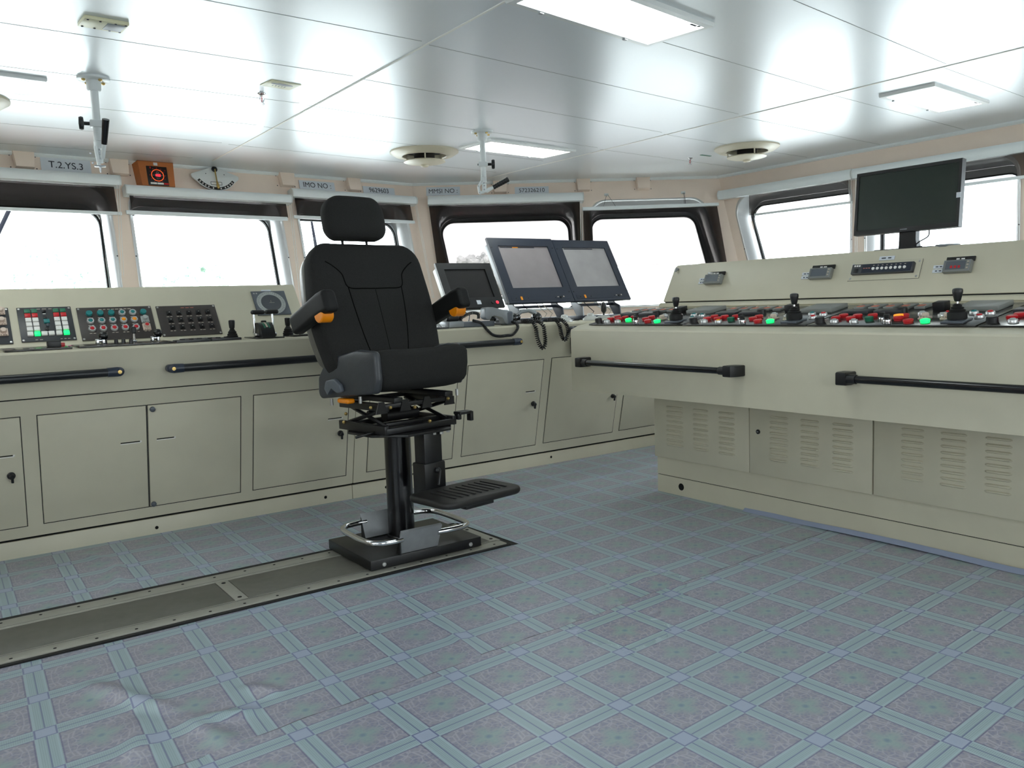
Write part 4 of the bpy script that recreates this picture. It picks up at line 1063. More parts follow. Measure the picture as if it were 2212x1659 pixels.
# plinth, kick board and louvred base panels
mb = MB(); mb.prism([(.0, -.003), (.0, .0985), (.4, .0985), (.4, -.003)], 0, S1, XE); part('kick_board', mb, M['paint'], tC)
mb = MB(); mb.prism([(.003, .098), (.003, .1025), (.4, .1025), (.4, .098)], .002, S1, XE); part('shadow_gap', mb, M['hole'], tC)
mb = MB(); mb.prism([(.0, .1022), (.0, .209), (.45, .209), (.45, .1022)], 0, S1, XE); part('plinth', mb, M['paint'], tC)
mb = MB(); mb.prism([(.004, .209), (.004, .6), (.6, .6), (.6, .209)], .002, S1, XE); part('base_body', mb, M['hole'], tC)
mb = MB(); mb.lathe([(.0205, 0), (.019, .002), (0, .002)], (.180, .0005, .050), (0, -1, 0), 20); part('cable_hole', mb, M['hole'], tC)
def louvre_panel(s0, s1, cols, zt, rows=9):
    mb = MB(); mb.box(((s0+s1)/2, -.008, .4035), (s1-s0, .024, .393), bev=.002)
    for (a, b) in cols:
        for r in range(rows):
            z = zt-.0268*r
            prof = [(-.019, z+.006), (-.0275, z+.001), (-.0285, z-.003), (-.024, z-.006), (-.019, z-.0065)]
            rings = []
            n = 10
            for i in range(n+1):
                u = a+(b-a)*i/n; f = min(1, math.sin(PI*i/n)*3.2)
                rings.append([(u, -.019+(p[0]+.019)*f, z+(p[1]-z)*(.3+.7*f)) for p in prof])
            mb.loft(rings)
    return part('louvre_panel', mb, M['paint'], tC, ang=30)
CO = [(.090, .222), (.288, .400), (.466, .578)]
louvre_panel(-.001, .664, CO, .502); p2 = louvre_panel(.668, 1.336, [(.789, .900), (.966, 1.070), (1.137, 1.246)], .509)
louvre_panel(1.343, 2.008, [(1.468, 1.570), (1.637, 1.746), (1.814, 1.918)], .520); louvre_panel(2.012, 2.68, [(a+2.012, b+2.012) for a, b in CO], .52); louvre_panel(2.684, S1, [(a+2.684, b+2.684) for a, b in CO], .52)
mb = MB(); mb.lathe([(.012, 0), (.012, .004), (.007, .004), (.006, .006), (0, .006)], (.722, -.0195, .425), (0, -1, 0), 16); part('panel_lock', mb, M['black'], p2)
mb = MB(); mb.box((.722, -.0262, .425), (.010, .002, .003), bev=.0005); part('panel_lock', mb, M['silver'], p2)
# grab rails of the side console
def side_rail(s0, s1, z):
    v = -.415; mb = MB(); mb.cyl((s0+.02, v, z), (s1-.02, v, z), .0155, seg=18); g = part('grab_rail', mb, M['blacksatin'], tC)
    for u, s in ((s0, 1), (s1, -1)):
        mb = MB()
        mb.prism([(u-s*.018, -.352), (u+s*.030, -.352), (u+s*.034, -.405), (u+s*.062, -.425), (u+s*.062, -.402), (u+s*.03, -.437), (u-s*.008, -.437), (u-s*.018, -.42)] if 0 else [(u-s*.020, -.350), (u+s*.034, -.350), (u+s*.040, -.395), (u+s*.040, -.436), (u-s*.004, -.436), (u-s*.020, -.405)], z-.026, z+.026, bev=.005)
        mb.cyl((u+s*.02, v, z), (u+s*.075, v, z), .0205, .019, 16)
        part('rail_end', mb, M['black'], g)
side_rail(-.195, .885, .768); side_rail(1.425, 2.75, .766)

# instruments on the raised panel
CPF = FC @ CF_local
def cplace(s, y, z=0.): return CPF @ Matrix.Translation((s, y, z+.0008))
def wind_display(label, s0, s1, lit):
    cx = (s0+s1)/2; t = thing('digital_display', label, 'display', cplace(cx, .137), 'digital displays on the raised panel')
    part('header_strip', MB().box((0, .030, .004), (s1-s0+.004, .022, .008), bev=.001), M['screen0'], t)
    dashes('header_text', t, .0, .030, .0082, .045, 2, M['whitecap'], .006)
    b = part('display_case', MB().box((-.003, -.010, .012), (s1-s0, .058, .024), bev=.003), M['greybox'], t)
    part('display_window', MB().box((-.008, -.008, .0243), (s1-s0-.035, .040, .001)), M['greyplastic'], b)
    part('case_rim', MB().loft([[(-.003+x*(s1-s0-.006)/2*g, -.010+y*.026*g, z) for x, y in ((-1, -1), (1, -1), (1, 1), (-1, 1))] for g, z in ((1., .0242), (1., .026), (.94, .026), (.94, .0242))], (False, False)), M['bracket'], b)
    for i in range(3): part('display_key', MB().box(((s1-s0)/2-.016, .008-.015*i, .0248), (.009, .006, .002)), M['print'], b)
    if lit:
        for x in (-.025, -.008, .009): part('red_digit', MB().box((x, -.016, .0250), (.010, .012, .0008)), M['red'], b)
    for y in (.0, -.0205): 
        l = part('side_label', MB().box((-(s1-s0)/2-.031, y-.002, .002), (.052, .0165, .003), bev=.0005), M['paper'], t); dashes('label_text', l, -(s1-s0)/2-.031, y-.002, .0037, .036, 2, M['ink'], .005)
    return t
wind_display('small digital display left of the first joystick from the left, on the raised panel', .042, .166, False)
wind_display('small digital display between the first two joysticks, left of the button rack', .746, .872, False)
wind_display('small digital display with red digits, right of the button rack', 1.440, 1.562, True)
t = thing('selector_rack', 'flat black rack with eight round white buttons on a beige plate', 'control panel', cplace(1.143, .133))
part('mounting_plate', MB().box((0, 0, .0015), (.362, .098, .003), bev=.001), M['paint'], t)
mb = MB(); mb.loft([[(x*.182*g, y*.050*g, .0006) for x, y in ((-1, -1), (1, -1), (1, 1), (-1, 1))] for g in (1.,)]+[[(x*.182, y*.050, .0) for x, y in ((-1, -1), (1, -1), (1, 1), (-1, 1))]]); part('plate_gap', mb, M['ink'], t)
for x in (-1, 1):
    for y in (-1, 1): part('screw', MB().lathe([(.006, 0), (.005, .002), (0, .0025)], (x*.168, y*.038, .003), (0, 0, 1), 10), M['screw'], t)
r_ = part('rack_body', MB().box((-.004, .004, .012), (.314, .052, .02), bev=.003), M['panelgrey'], t)
part('rack_face', MB().box((.02, .004, .0225), (.25, .044, .001)), M['monitor'], r_)
part('rack_switch', MB().box((-.135, -.006, .0225), (.022, .022, .004), bev=.001), M['black'], r_)
dashes('rack_text', r_, -.132, .020, .0228, .036, 3, M['whitecap'], .009); dashes('rack_text', r_, -.080, .006, .0232, .04, 3, M['printred'], .003)
for i in range(8):
    part('round_button', MB().lathe([(.0078, 0), (.007, .004), (0, .005)], (-.045+.0225*i, .002, .022), (0, 0, 1), 14), M['whitecap'], r_)
mb = MB()
for i in range(8): mb.box((-.045+.0225*i, .019, .0232), (.008, .003, .0005))
part('button_caption', mb, M['print'], r_)
t = solo('label_plate', MB().box((0, 0, .002), (.078, .021, .004), bev=.0015), M['paper'], 'small white label above the button rack', 'label', cplace(1.143, .1965)); dashes('label_text', t, 0, 0, .0042, .06, 2, M['ink'], .006)

# monitor standing on the raised panel
FM = FC @ Matrix.Translation((1.180, .517, 1.3034)) @ Matrix.Rotation(.0, 4, 'Z')
t = thing('desktop_monitor', 'big black flat monitor with white sticker standing on the side console', 'monitor', FM)
SF = slope_face(Matrix(), .0, .088, .09)
w, h = .524, .312
mb = MB(SF); o_ = [(-w/2, 0), (w/2, 0), (w/2, h), (-w/2, h)]; i_ = [(-w/2+.014, .022), (w/2-.014, .022), (w/2-.014, h-.016), (-w/2+.014, h-.016)]
rg = lambda p, z: [(a, c, z) for a, c in p]
mb.loft([rg(i_, .016), rg(i_, .022), rg(o_, .022), rg(o_, -.012)]); part('bezel', mb, M['monblack'], t, ang=20)
part('screen', MB(SF).box((0, (h+.006)/2, .0165), (w-.028, h-.038, .003)), M['screen3'], t)
mb = MB(SF); mb.box((0, h/2, -.025), (w*.6, h*.6, .035), bev=.01); part('back_housing', mb, M['monblack'], t)
mb = MB(SF); mb.box((w/2-.008, .145, .022), (.02, .024, .002)); part('white_sticker', mb, M['paper'], t)
mb = MB(SF); mb.box((0, .011, .0222), (.035, .004, .0006)); part('brand_mark', mb, M['bracket'], t)
mb = MB(); mb.loft([[(-.048, .02, .0), (.048, .02, .0), (.048, .06, .0), (-.048, .06, .0)], [(-.042, .015, .05), (.042, .015, .05), (.042, .05, .05), (-.042, .05, .05)], [(-.042, .018, .16), (.042, .018, .16), (.042, .05, .16), (-.042, .05, .16)]]); part('stand_neck', mb, M['monblack'], t)
mb = MB(); mb.prism(rquad([(-.15, -.035), (.15, -.035), (.17, .055), (-.17, .055)], .03), 0, .010, bev=.003); part('stand_foot', mb, M['monblack'], t)
mb = MB(); mb.tube(curve_pts([(.105, .02, .095), (.10, .02, .06), (.06, .01, .035), (.045, .0, .014), (.09, -.015, .012)]), .003, 6); part('cable', mb, M['black'], t)
t = solo('small_dish', MB().lathe([(.05, 0), (.055, .006), (.05, .012), (.02, .013), (0, .013)], (0, 0, 0), (0, 0, 1), 24), M['bracket'], 'small grey disc on the console beside the monitor foot', 'disc', FC @ Matrix.Translation((1.40, .485, 1.3035)))

# control desks: four equal black sections on the sloping desk
DK = slope_face(Matrix(), -.29, .970, 1/.165)      # y up the slope
def desk_section(label, s0, s1, state):
    cx = s0; t = thing('control_desk', label, 'control panel', FC @ DK @ Matrix.Translation((s0, 0, .0)), 'black control desk sections')
    k = math.sqrt(1+.165*.165); Dp = .443*k; W = s1-s0
    part('desk_plate', MB().box((W/2, Dp/2, .003), (W-.006, Dp, .006), bev=.001), M['deskblack'], t)
    Y = lambda w: (w+.29)*k
    def put(me, x, w, cap=None, nm='push_button'):
        o = stamp(nm, me, (x, Y(w), .006), t)
        if cap: stamp('button_cap', cap, (0, 0, .002), o)
        return o
    for (x, w) in ((.074, -.185), (.078, -.134), (.146, -.189), (.149, -.141), (.213, -.133), (.358, -.190), (.356, -.142), (.43, -.246)): put(BIGRED, x, w)
    put(RING, .098, -.235, CAPS['greycap']); put(RING, .190, -.238, CAPS['orangecap' if state == 1 else 'greycap'])
    put(GREENB if state else GREENLIT, .240, -.205)
    put(GREENLIT, .495, -.242)
    for x, w in ((.300, -.205), (.345, -.250)):
        o = put(SEL, x, w, nm='selector_knob'); stamp('knob_top', SELTOP, (0, 0, 0), o)
    if state == 2: put(ORLIT, .345, -.165)
    for x, w in ((.455, -.165), (.545, -.17)): put(GUARD['pinkgrey'], x, w, CAPS['red'] if x < .5 else CAPS['red'])
    put(RING, .50, -.12, CAPS['greycap']); put(RING, .505, -.08, CAPS['red']); put(RING, .40, -.085, CAPS['greycap'])
    put(KNOB, .028, -.235, nm='black_knob'); put(KNOB, .285, -.03, nm='black_knob')
    for x in (.045, .115, .185, .255, .325):
        o = put(METER, x, .075, nm='meter_box'); stamp('meter_label', METERTOP, (0, 0, 0), o)
    for x in (.085, .235): put(DISPL, x, -.035, nm='display_slab')
    put(DBOX, .425, .02, nm='black_box')
    put(RING, .655, -.15, CAPS['red'] if state != 0 else CAPS['teal']); put(RING, .665, -.085, CAPS['teal' if state == 0 else 'red']); put(RING, .60, -.075, CAPS['teal'])
    put(GBOX, .585, .04, nm='grey_box')
    mb = MB(); mb.box((.604, Y(-.232)+.012, .010), (.085, .080, .008), bev=.002); part('stick_plate', mb, M['greyplastic'], t)
    # joystick stands upright in the world
    J = Matrix.Rotation(-math.atan(.165), 4, 'X'); base = Vector((.604, Y(-.215), .013))
    def jp(nm, mb_, m, par):
        o = part(nm, mb_, m, par); return o
    mj = MB(Matrix.Translation(base) @ J)
    mj.lathe([(.033, 0), (.035, .008), (.035, .026), (.027, .031), (.030, .036), (.021, .041), (.024, .046), (.015, .050), (.017, .054), (.010, .060)], (0, 0, 0), (0, 0, 1), 22); jb = part('joystick_boot', mj, M['rubber'], t)
    mj = MB(Matrix.Translation(base) @ J); mj.cyl((0, 0, .055), (0, 0, .075), .005); part('joystick_stem', mj, M['chrome'], jb)
    mj = MB(Matrix.Translation(base) @ J); mj.lathe([(.009, .068), (.012, .073), (.0185, .102), (.019, .110), (.017, .116), (.009, .119), (0, .1195)], (0, 0, 0), (0, 0, 1), 20); part('joystick_grip', mj, M['black'], jb)
    return t
BIGRED = MB().lathe([(.018, 0), (.018, .004), (.020, .006), (.020, .013), (.017, .016), (0, .0165)], (0, 0, 0), (0, 0, 1), 20).mesh('push_button', M['red'])
GREENB = MB().lathe([(.017, 0), (.017, .009), (.018, .011), (.0175, .018), (0, .019)], (0, 0, 0), (0, 0, 1), 20).mesh('push_button', M['green'])
GREENLIT = MB().lathe([(.017, 0), (.017, .006), (.019, .008), (.0185, .013), (.012, .016), (0, .017)], (0, 0, 0), (0, 0, 1), 20).mesh('push_button', M['greenlit'])
ORLIT = MB().lathe([(.017, 0), (.017, .009), (.019, .011), (.0185, .018), (0, .019)], (0, 0, 0), (0, 0, 1), 20).mesh('push_button', M['orangelit'])
SEL = MB().lathe([(.016, 0), (.016, .014), (.015, .016), (0, .016)], (0, 0, 0), (0, 0, 1), 18).mesh('selector_knob', M['chrome'])
SELTOP = MB().rbox((0, 0, .026), (.024, .011, .022), .004, 2, 2).lathe([(.013, .016), (.012, .02), (0, .02)], (0, 0, 0), (0, 0, 1), 14).mesh('knob_top', M['black'])
KNOB = MB().lathe([(.021, 0), (.020, .020), (.017, .023), (0, .023)], (0, 0, 0), (0, 0, 1), 18).mesh('black_knob', M['black'])
METER = MB().box((0, .0, .006), (.048, .085, .012), bev=.002).mesh('meter_box', M['greybox'])
METERTOP = MB().box((0, -.022, .013), (.026, .026, .003), bev=.0005).mesh('meter_label', M['printred'])
DISPL = MB().box((0, 0, .007), (.125, .055, .014), bev=.002).mesh('display_slab', M['panelgrey'])
DBOX = MB().box((0, 0, .017), (.05, .05, .034), bev=.002).mesh('black_box', M['black'])
GBOX = MB().box((0, .0, .010), (.165, .135, .020), bev=.003).mesh('grey_box', M['greybox'])
desk_section('leftmost black control desk section, nearest the twin monitors', -.243, .466, 0)
desk_section('black control desk section below the left display of the raised panel, second from left', .469, 1.185, 1)
desk_section('black control desk section with a lit orange lamp, second from right', 1.188, 1.897, 2)
desk_section('rightmost black control desk section, cut off by the picture edge', 1.900, 2.612, 3)

# ------------------------------------------------------------------ chair track
U0, U1 = -2.6, 1.922
t = thing('chair_track', 'long grey steel floor track with dark inlays under the helm chair', 'track', FA @ Matrix.Translation((0, -1.14, 0)))
mb = MB(); mb.box(((U0+U1)/2, 0, .001), (U1-U0, .505, .008)); part('track_bed', mb, M['rubber'], t)
mb = MB()
for v in (.160, -.197): mb.box(((U0+U1-.01)/2, v, .006), (U1-U0-.01, .100 if v > 0 else .076, .008), bev=.001)
for u in (.712, 1.895, -.60): mb.box((u, -.025, .0058), (.05, .29, .008), bev=.001)
part('track_frame', mb, M['track'], t)
for u0, u1 in ((-.57, .684), (.740, 1.87), (U0, -.63)):
    mb = MB(); mb.box(((u0+u1)/2, -.025, .005), (u1-u0, .272, .007), bev=.0008); part('track_inlay', mb, M['trackplate'], t)
HOLE = MB().lathe([(.0058, 0), (.0056, .0006), (0, .0006)], (0, 0, 0), (0, 0, 1), 10).mesh('bolt_hole', M['hole'])
for i in range(28):
    u = -1.6+.128*i
    if u > 1.9 or u < -.35: continue
    for v in (.180, -.215): stamp('bolt_hole', HOLE, (u, v, .0101), t)
for u in (.712, 1.895):
    for v in (.08, -.13): stamp('bolt_hole', HOLE, (u, v, .0101), t, Matrix.Scale(1.5, 4))
mb = MB()
for v in (.13, -.172): mb.box(((U0+U1)/2, v, .0100), (U1-U0-.05, .0012, .0008))
part('frame_joint', mb, M['ink'], t)

# ------------------------------------------------------------------ helm chair (x = sideways, -y = forwards)
CH = Vector((1.889, 3.345, 0)); TH = math.radians(6.5)
chair = thing('helm_chair', 'black helm chair with orange armrest wheels on a pedestal', 'chair', Matrix.Translation(CH) @ Matrix.Rotation(TH, 4, 'Z'))
RA = Matrix.Rotation(math.radians(-2.13)-TH, 4, 'Z')          # track direction seen from the chair
# sliding base
bx = MB(RA); bx.box((-.020, -.062, .0338), (.556, .440, .044), bev=.004); base = part('base_plate', bx, M['blackpaint'], chair)
for x in (-.235, .20): part('base_bolt', MB(RA).lathe([(.010, 0), (.008, .004), (0, .005)], (x, -.282, .03), (0, -1, 0), 12), M['screw'], base)
part('wear_patch', MB(RA).box((-.02, .0, .0545), (.16, .17, .002)), M['steel'], base)
mb = MB(); mb.lathe([(.068, 0), (.066, .006), (.061, .008), (.061, .488), (.075, .490), (.075, .506)], (0, 0, .054), (0, 0, 1), 40); col = part('pedestal_column', mb, M['blacksatin'], chair)
# chrome foot ring with two grey holders
mb = MB(RA)
zr = .126
left = curve_pts([(-.155, -.30, zr), (-.20, -.305, zr), (-.262, -.285, zr), (-.290, -.225, zr), (-.290, -.02, zr), (-.262, .055, zr), (-.20, .080, zr), (-.14, .08, zr)], 6)
right = curve_pts([(.02, -.30, zr), (.11, -.305, zr), (.178, -.285, zr), (.202, -.225, zr), (.202, -.02, zr), (.178, .055, zr), (.11, .080, zr), (.02, .08, zr)], 6)
mb.tube(left, .0125, 12); part('foot_ring', mb, M['chrome'], chair); part('foot_ring', MB(RA).tube(right, .0125, 12), M['chrome'], chair)
mb = MB(RA); mb.prism([(-.322, .160), (-.318, .164), (-.296, .160), (-.262, .058), (-.270, .054), (-.302, .150)] if 0 else [(-.318, .160), (-.306, .166), (-.262, .060), (-.272, .054)], -.165, .035, XE, bev=.002); part('ring_holder', mb, M['steel'], chair)
mb = MB(RA); mb.prism([(.098, .160), (.086, .166), (.042, .060), (.052, .054)], -.165, .035, XE, bev=.002); part('ring_holder', mb, M['steel'], chair)
part('holder_gusset', MB(RA).prism([(-.30, .150), (-.262, .058), (-.30, .058)], -.167, -.161, XE), M['blackpaint'], chair); part('holder_gusset', MB(RA).prism([(.08, .150), (.042, .058), (.08, .058)], -.167, -.161, XE), M['blackpaint'], chair)
# suspension
mb = MB(); mb.prism([(-.135, .19), (.135, .19), (.225, .06), (.225, -.12), (.12, -.245), (-.12, -.245), (-.225, -.12), (-.225, .06)], .553, .563, bev=.002); sb = part('suspension_plate', mb, M['blackpaint'], chair)
for x, y in ((.055, -.20), (.085, -.215), (.105, -.19), (.135, -.20)): part('plate_bolt', MB().lathe([(.009, 0), (.009, .010), (0, .011)], (x-.02, y-.03, .553), (0, 0, -1), 6), M['screw'], sb)
mb = MB()
for x in (-.19, .19):
    mb.box((x, -.01, .585), (.022, .36, .040), bev=.003); mb.box((x*.96, -.01, .682), (.022, .36, .034), bev=.003)
for y in (-.18, .16): mb.box((0, y, .580), (.38, .022, .026), bev=.003); mb.box((0, y, .690), (.37, .022, .02), bev=.003)
mb.box((-.0, -.10, .595), (.34, .03, .02), bev=.003); part('suspension_frame', mb, M['blackpaint'], chair)
for x in (-.165, .165):
    for a, b in (((-.16), .14), (.14, -.16)):
        mb = MB(); mb.tube([(x, a, .595), (x, b, .675)], .009, 6); part('scissor_link', mb, M['blackpaint'], chair)
mb = MB(); mb.cyl((-.08, -.02, .625), (.10, -.02, .625), .026); mb.cyl((-.12, .05, .635), (.12, .05, .635), .012); part('spring_unit', mb, M['black'], chair)
for p in ((-.205, -.10, .682), (-.205, .10, .64), (-.205, .12, .60), (.04, -.196, .60), (.15, -.196, .69), (-.04, -.196, .672), (-.17, -.196, .685)): part('pivot_bolt', MB().ball(p, .0085, 8), M['brass'], chair)
for x in (-.15, .13):       # slide rails under the seat
    mb = MB(); mb.box((x, -.02, .716), (.045, .42, .022), bev=.003); part('slide_rail', mb, M['blackpaint'], chair)
for x in (-.215, -.09, .03, .16): part('hanger_plate', MB().prism([(x-.022, .66), (x+.04, .66), (x+.022, .705), (x-.01, .705)] if 0 else [(x-.03, .662), (x+.03, .662), (x+.014, .712), (x-.014, .712)], .19, .196, Matrix(((1, 0, 0, 0), (0, 0, -1, 0), (0, 1, 0, 0), (0, 0, 0, 1)))), M['blackpaint'], chair)
mb = MB(); mb.tube(curve_pts([(-.17, -.10, .575), (-.22, -.11, .572), (-.285, -.09, .560)]), .006, 8); part('slide_lever', mb, M['blackpaint'], chair)
mb = MB(); mb.box((.245, -.185, .615), (.075, .05, .014), bev=.004); mb.box((.285, -.19, .595), (.018, .03, .045), bev=.003); mb.box((.215, -.185, .60), (.02, .03, .03), bev=.003); part('height_handle', mb, M['blackpaint'], chair)
mb = MB(); mb.rbox((-.235, .045, .706), (.045, .085, .022), .010, 3, 3); part('weight_knob', mb, M['orange'], chair)
for p in ((-.235, .165, .69), (-.21, -.03, .708), (.21, -.19, .71)): part('seat_bolt', MB().cyl((p[0], p[1], p[2]-.012), (p[0], p[1], p[2]+.018), .0075, seg=8), M['screw'], chair)
# seat cushion, higher at the front
def seat_fn(p):
    x, y, z = p
    t = (y+.235)/.47                                  # 0 front .. 1 back
    z0 = .752-.036*t-.010*max(0, x/.26)*(1-t); hgt = .200-.066*t+.012*max(0, x/.26)*(1-t)
    f = (z+.5)                                        # 0 bottom .. 1 top
    zz = z0+hgt*f
    zz += .012*(abs(x)/.26)**2*f - .010*math.exp(-((t-.45)/.3)**2)*f*(1-(x/.26)**2)
    xx = x*(1-.06*t*t)*(1-.03*(1-f))*(1.13 if x > 0 else 1)
    yy = y-.02*(1-(x/.26)**2)*(1-t)-.012*f*(1-t)
    return (xx, yy, zz)
def rb(mb, c, d, r, fn, **k):
    return mb.rbox(c, d, r, 5, 10, fn, **k)
mb = MB()
# unit height box (z -.5...5) with edge rounding handled by an ellipse profile
prof_n = 10
def superbox(mb, hx, hy, fn, nx=22, ny=22, nz=14, ex=5., ez=3.2):
    """soft superellipsoid cushion mapped through fn; z from -.5 to .5"""
    rings = []
    N = 72
    for k in range(nz+1):
        ph = -PI/2+PI*k/nz
        cz = math.copysign(abs(math.sin(ph))**(2/ez), math.sin(ph))*.5; cr = abs(math.cos(ph))**(2/ez) if abs(math.cos(ph)) > 1e-6 else 1e-3
        ring = []
        for i in range(N):
            a = 2*PI*i/N; ca, sa = math.cos(a), math.sin(a)
            x = math.copysign(abs(ca)**(2/ex), ca)*hx*cr; y = math.copysign(abs(sa)**(2/ex), sa)*hy*cr
            ring.append(fn((x, y, cz)))
        rings.append(ring)
    return mb.loft(rings)
superbox(mb, .258, .235, seat_fn, ex=6., ez=4.6); seat = part('seat_cushion', mb, M['fabric'], chair, ang=60)
# vinyl side walls of the seat
for s in (-1, 1):
    side = rquad([(.248, .722), (.225, .706), (-.215, .752), (-.232, .81), (-.222, .930), (-.09, .936), (.08, .905), (.20, .848), (.242, .800)], [.03, .02, .03, .03, .03, .06, .08, .05, .03], 5)
    mb = MB(); Mx = Matrix(((0, 0, s, s*(.217 if s < 0 else .246)), (1, 0, 0, 0), (0, 1, 0, 0), (0, 0, 0, 1)))
    if s > 0: side = [(p[0]*.97+.012 if p[0] > -.15 else -.15*.97+.012+(p[0]+.15)*.35, p[1]) for p in side]
    mb.pillow(side, 0, .040, .020, 0, .006, M=Mx); so = part('seat_side', mb, M['vinyl'], seat, 'grey-black vinyl side of the seat', ang=60)
mb = MB(); mb.tube(curve_pts([(-.272, .185, .755), (-.292, .18, .765), (-.296, .15, .785), (-.296, .115, .795), (-.295, .085, .785), (-.290, .075, .768)]), [.010]*14+[.013]*14+[.016]*14+[.016]*14+[.012]*15, 10) if 0 else mb.pillow(rquad([(.200, .762), (.185, .795), (.125, .806), (.085, .782), (.075, .755), (.105, .748), (.135, .770), (.160, .752), (.178, .735)], [.008, .012, .016, .012, .008, .008, .012, .01, .006], 4), 0, .022, .007, 0, .003, M=Matrix(((0, 0, -1, -.258), (1.15, 0, 0, -.075), (0, 1.1, 0, -.080), (0, 0, 0, 1))))
part('recline_lever', mb, M['greyplastic'], chair)
# backrest, leaning back
LEAN = math.radians(19)
def back_fn(p):
    """p: x sideways, y up 0...62, z depth -.5(front)...5(back) -> chair space"""
    x, h, d = p
    t = h/.62
    wf = .90+.12*math.sin(PI*min(1, t*1.05)) if t < .62 else .90+.12*math.sin(PI*.651)*1.0-.22*(t-.62)
    bol = .050*max(0, abs(x)/.28-.45)**1.6*(1-.45*t)
    th = .125-.03*t
    f = d
    yy = th*f - bol*(.5-d) - .020*math.sin(PI*t)*(.5-d)*(1-(x/.29)**2*.6) + .012*math.sin(PI*t*1.3)
    xx = x*wf
    c, s = math.cos(LEAN), math.sin(LEAN)
    return (xx+.030+.016*t, .100+yy*c+h*s, .812+h*c-yy*s)
def backbox(mb, hx, h0, h1, fn, nz=14, ez=3.4, N=96, rt=.10, rb_=.06):
    ol = rquad([(-hx, h0), (hx, h0), (hx, h1), (-hx, h1)], [rb_, rb_, rt, rt], 10)
    # resample evenly
    P = [Vector(p) for p in ol]; L = [0]
    for a, b in zip(P, P[1:]+P[:1]): L.append(L[-1]+(b-a).length)
    out = []
    k = 0
    for i in range(N):
        d = L[-1]*i/N
        while L[k+1] < d: k += 1
        a, b = P[k], P[(k+1) % len(P)]; f = (d-L[k])/max(1e-9, L[k+1]-L[k]); out.append(a+(b-a)*f)
    cx, cy = 0, (h0+h1)/2; rings = []
    for k in range(nz+1):
        ph = -PI/2+PI*k/nz; cz = math.copysign(abs(math.sin(ph))**(2/ez), math.sin(ph))*.5
        cr = max(1e-3, abs(math.cos(ph)))**(2/ez)
        rings.append([fn((p.x*cr, cy+(p.y-cy)*cr, cz)) for p in out])
    for kk in ():
        pass
    return mb.loft(rings)
mb = MB(); backbox(mb, .326, -.01, .628, back_fn, ez=5.0, nz=20, rt=.10); back = part('backrest', mb, M['fabric'], chair, ang=60)
# moulded shell behind the backrest
mb = MB(); backbox(mb, .324, .03, .61, lambda p: (lambda q: (q[0], q[1]+.052, q[2]-.01))(back_fn((p[0], p[1], p[2]*.9))), ez=4.0, nz=16, rt=.11); part('back_shell', mb, M['backshell'], back, 'moulded dark vinyl back shell with beige light in its colour', ang=60)
# sewn seams on the front of the backrest
bv = BVHTree.FromPolygons([v.co for v in back.data.vertices], [tuple(p.vertices) for p in back.data.polygons])
M['seam'] = mat('dark_seam_thread', srgb(10, 10, 10), .9, spec=.05)
def on_back(x, h):
    p = Vector(back_fn((x, h, -.5))); d = Vector((0, math.cos(LEAN), -math.sin(LEAN)))
    hit = bv.ray_cast(p-d*.3, d)
    return hit[0] if hit[0] else p
def seam_line(pts, r=.0030):
    mb = MB(); mb.tube([on_back(*p)+Vector((0, .0008, 0)) for p in pts], r, 6); part('sewn_seam', mb, M['seam'], back)
def cv2(ctrl): return [(p.x, p.y) for p in curve_pts([(a, b, 0) for a, b in ctrl], 8)]
seam_line(cv2([(-.255, .525), (-.22, .505), (-.175, .465), (-.150, .40), (-.06, .392), (.06, .392), (.150, .40), (.175, .465), (.22, .505), (.255, .525)]))
seam_line(cv2([(-.150, .40), (-.135, .28), (-.12, .15), (-.105, .06)])); seam_line(cv2([(.150, .40), (.140, .28), (.125, .15), (.11, .06)]))
seam_line(cv2([(-.005, .385), (.0, .25), (.004, .12), (.006, .06)]), .0018)
# headrest on two posts
def head_fn(p):
    x, h, d = p
    t = (h+.1)/.2
    th = .105
    yy = th*d-.014*(.5-d)*(1-(x/.16)**2)
    xx = x*(.90+.12*math.sin(PI*(.25+.6*t)))
    c, s = math.cos(.20), math.sin(.20)
    return (xx+.022, .300+yy*c+h*s, 1.534+h*c*1.05-yy*s)
mb = MB(); backbox(mb, .162, -.099, .099, head_fn, ez=3.6, nz=18, rt=.07, rb_=.055); head = part('headrest', mb, M['fabric'], chair, ang=60)
for x in (-.068, .068):
    mb = MB(); mb.cyl((x+.018, .28, 1.33), (x+.018, .296, 1.44), .0065, seg=10); part('headrest_post', mb, M['blacksatin'], chair)
# armrests, tipped up at the front
for s in (-1, 1):
    Ma = Matrix.Translation((.392 if s > 0 else -.352, .215, 1.055)) @ Matrix.Rotation(math.radians(-22), 4, 'X')
    def arm_fn(p):
        x, y, z = p
        t = (-y)/.30
        return (x*(.95+.12*t), y, z*(.95+.15*t)-.010*max(0, t-.75)/.25)
    mb = MB(); mb.rbox((0, -.135, -.004), (.064, .325, .094), .020, 4, 6, arm_fn, M=Ma); a = part('armrest', mb, M['black'] if 0 else M['vinylblack'] if 'vinylblack' in M else M['fabric'], chair, ang=60)
    mb = MB(); mb.lathe([(.029, -.030), (.033, -.026), (.033, .026), (.029, .030)], Ma @ Vector((0, -.215, -.050)), (1, 0, 0), 20); part('armrest_wheel', mb, M['orange'], a)
    mb = MB(); mb.cyl((s*.26, .21, 1.045), (.392 if s > 0 else -.352, .18, 1.06), .022, seg=12); part('armrest_pivot', mb, M['blackpaint'], a)
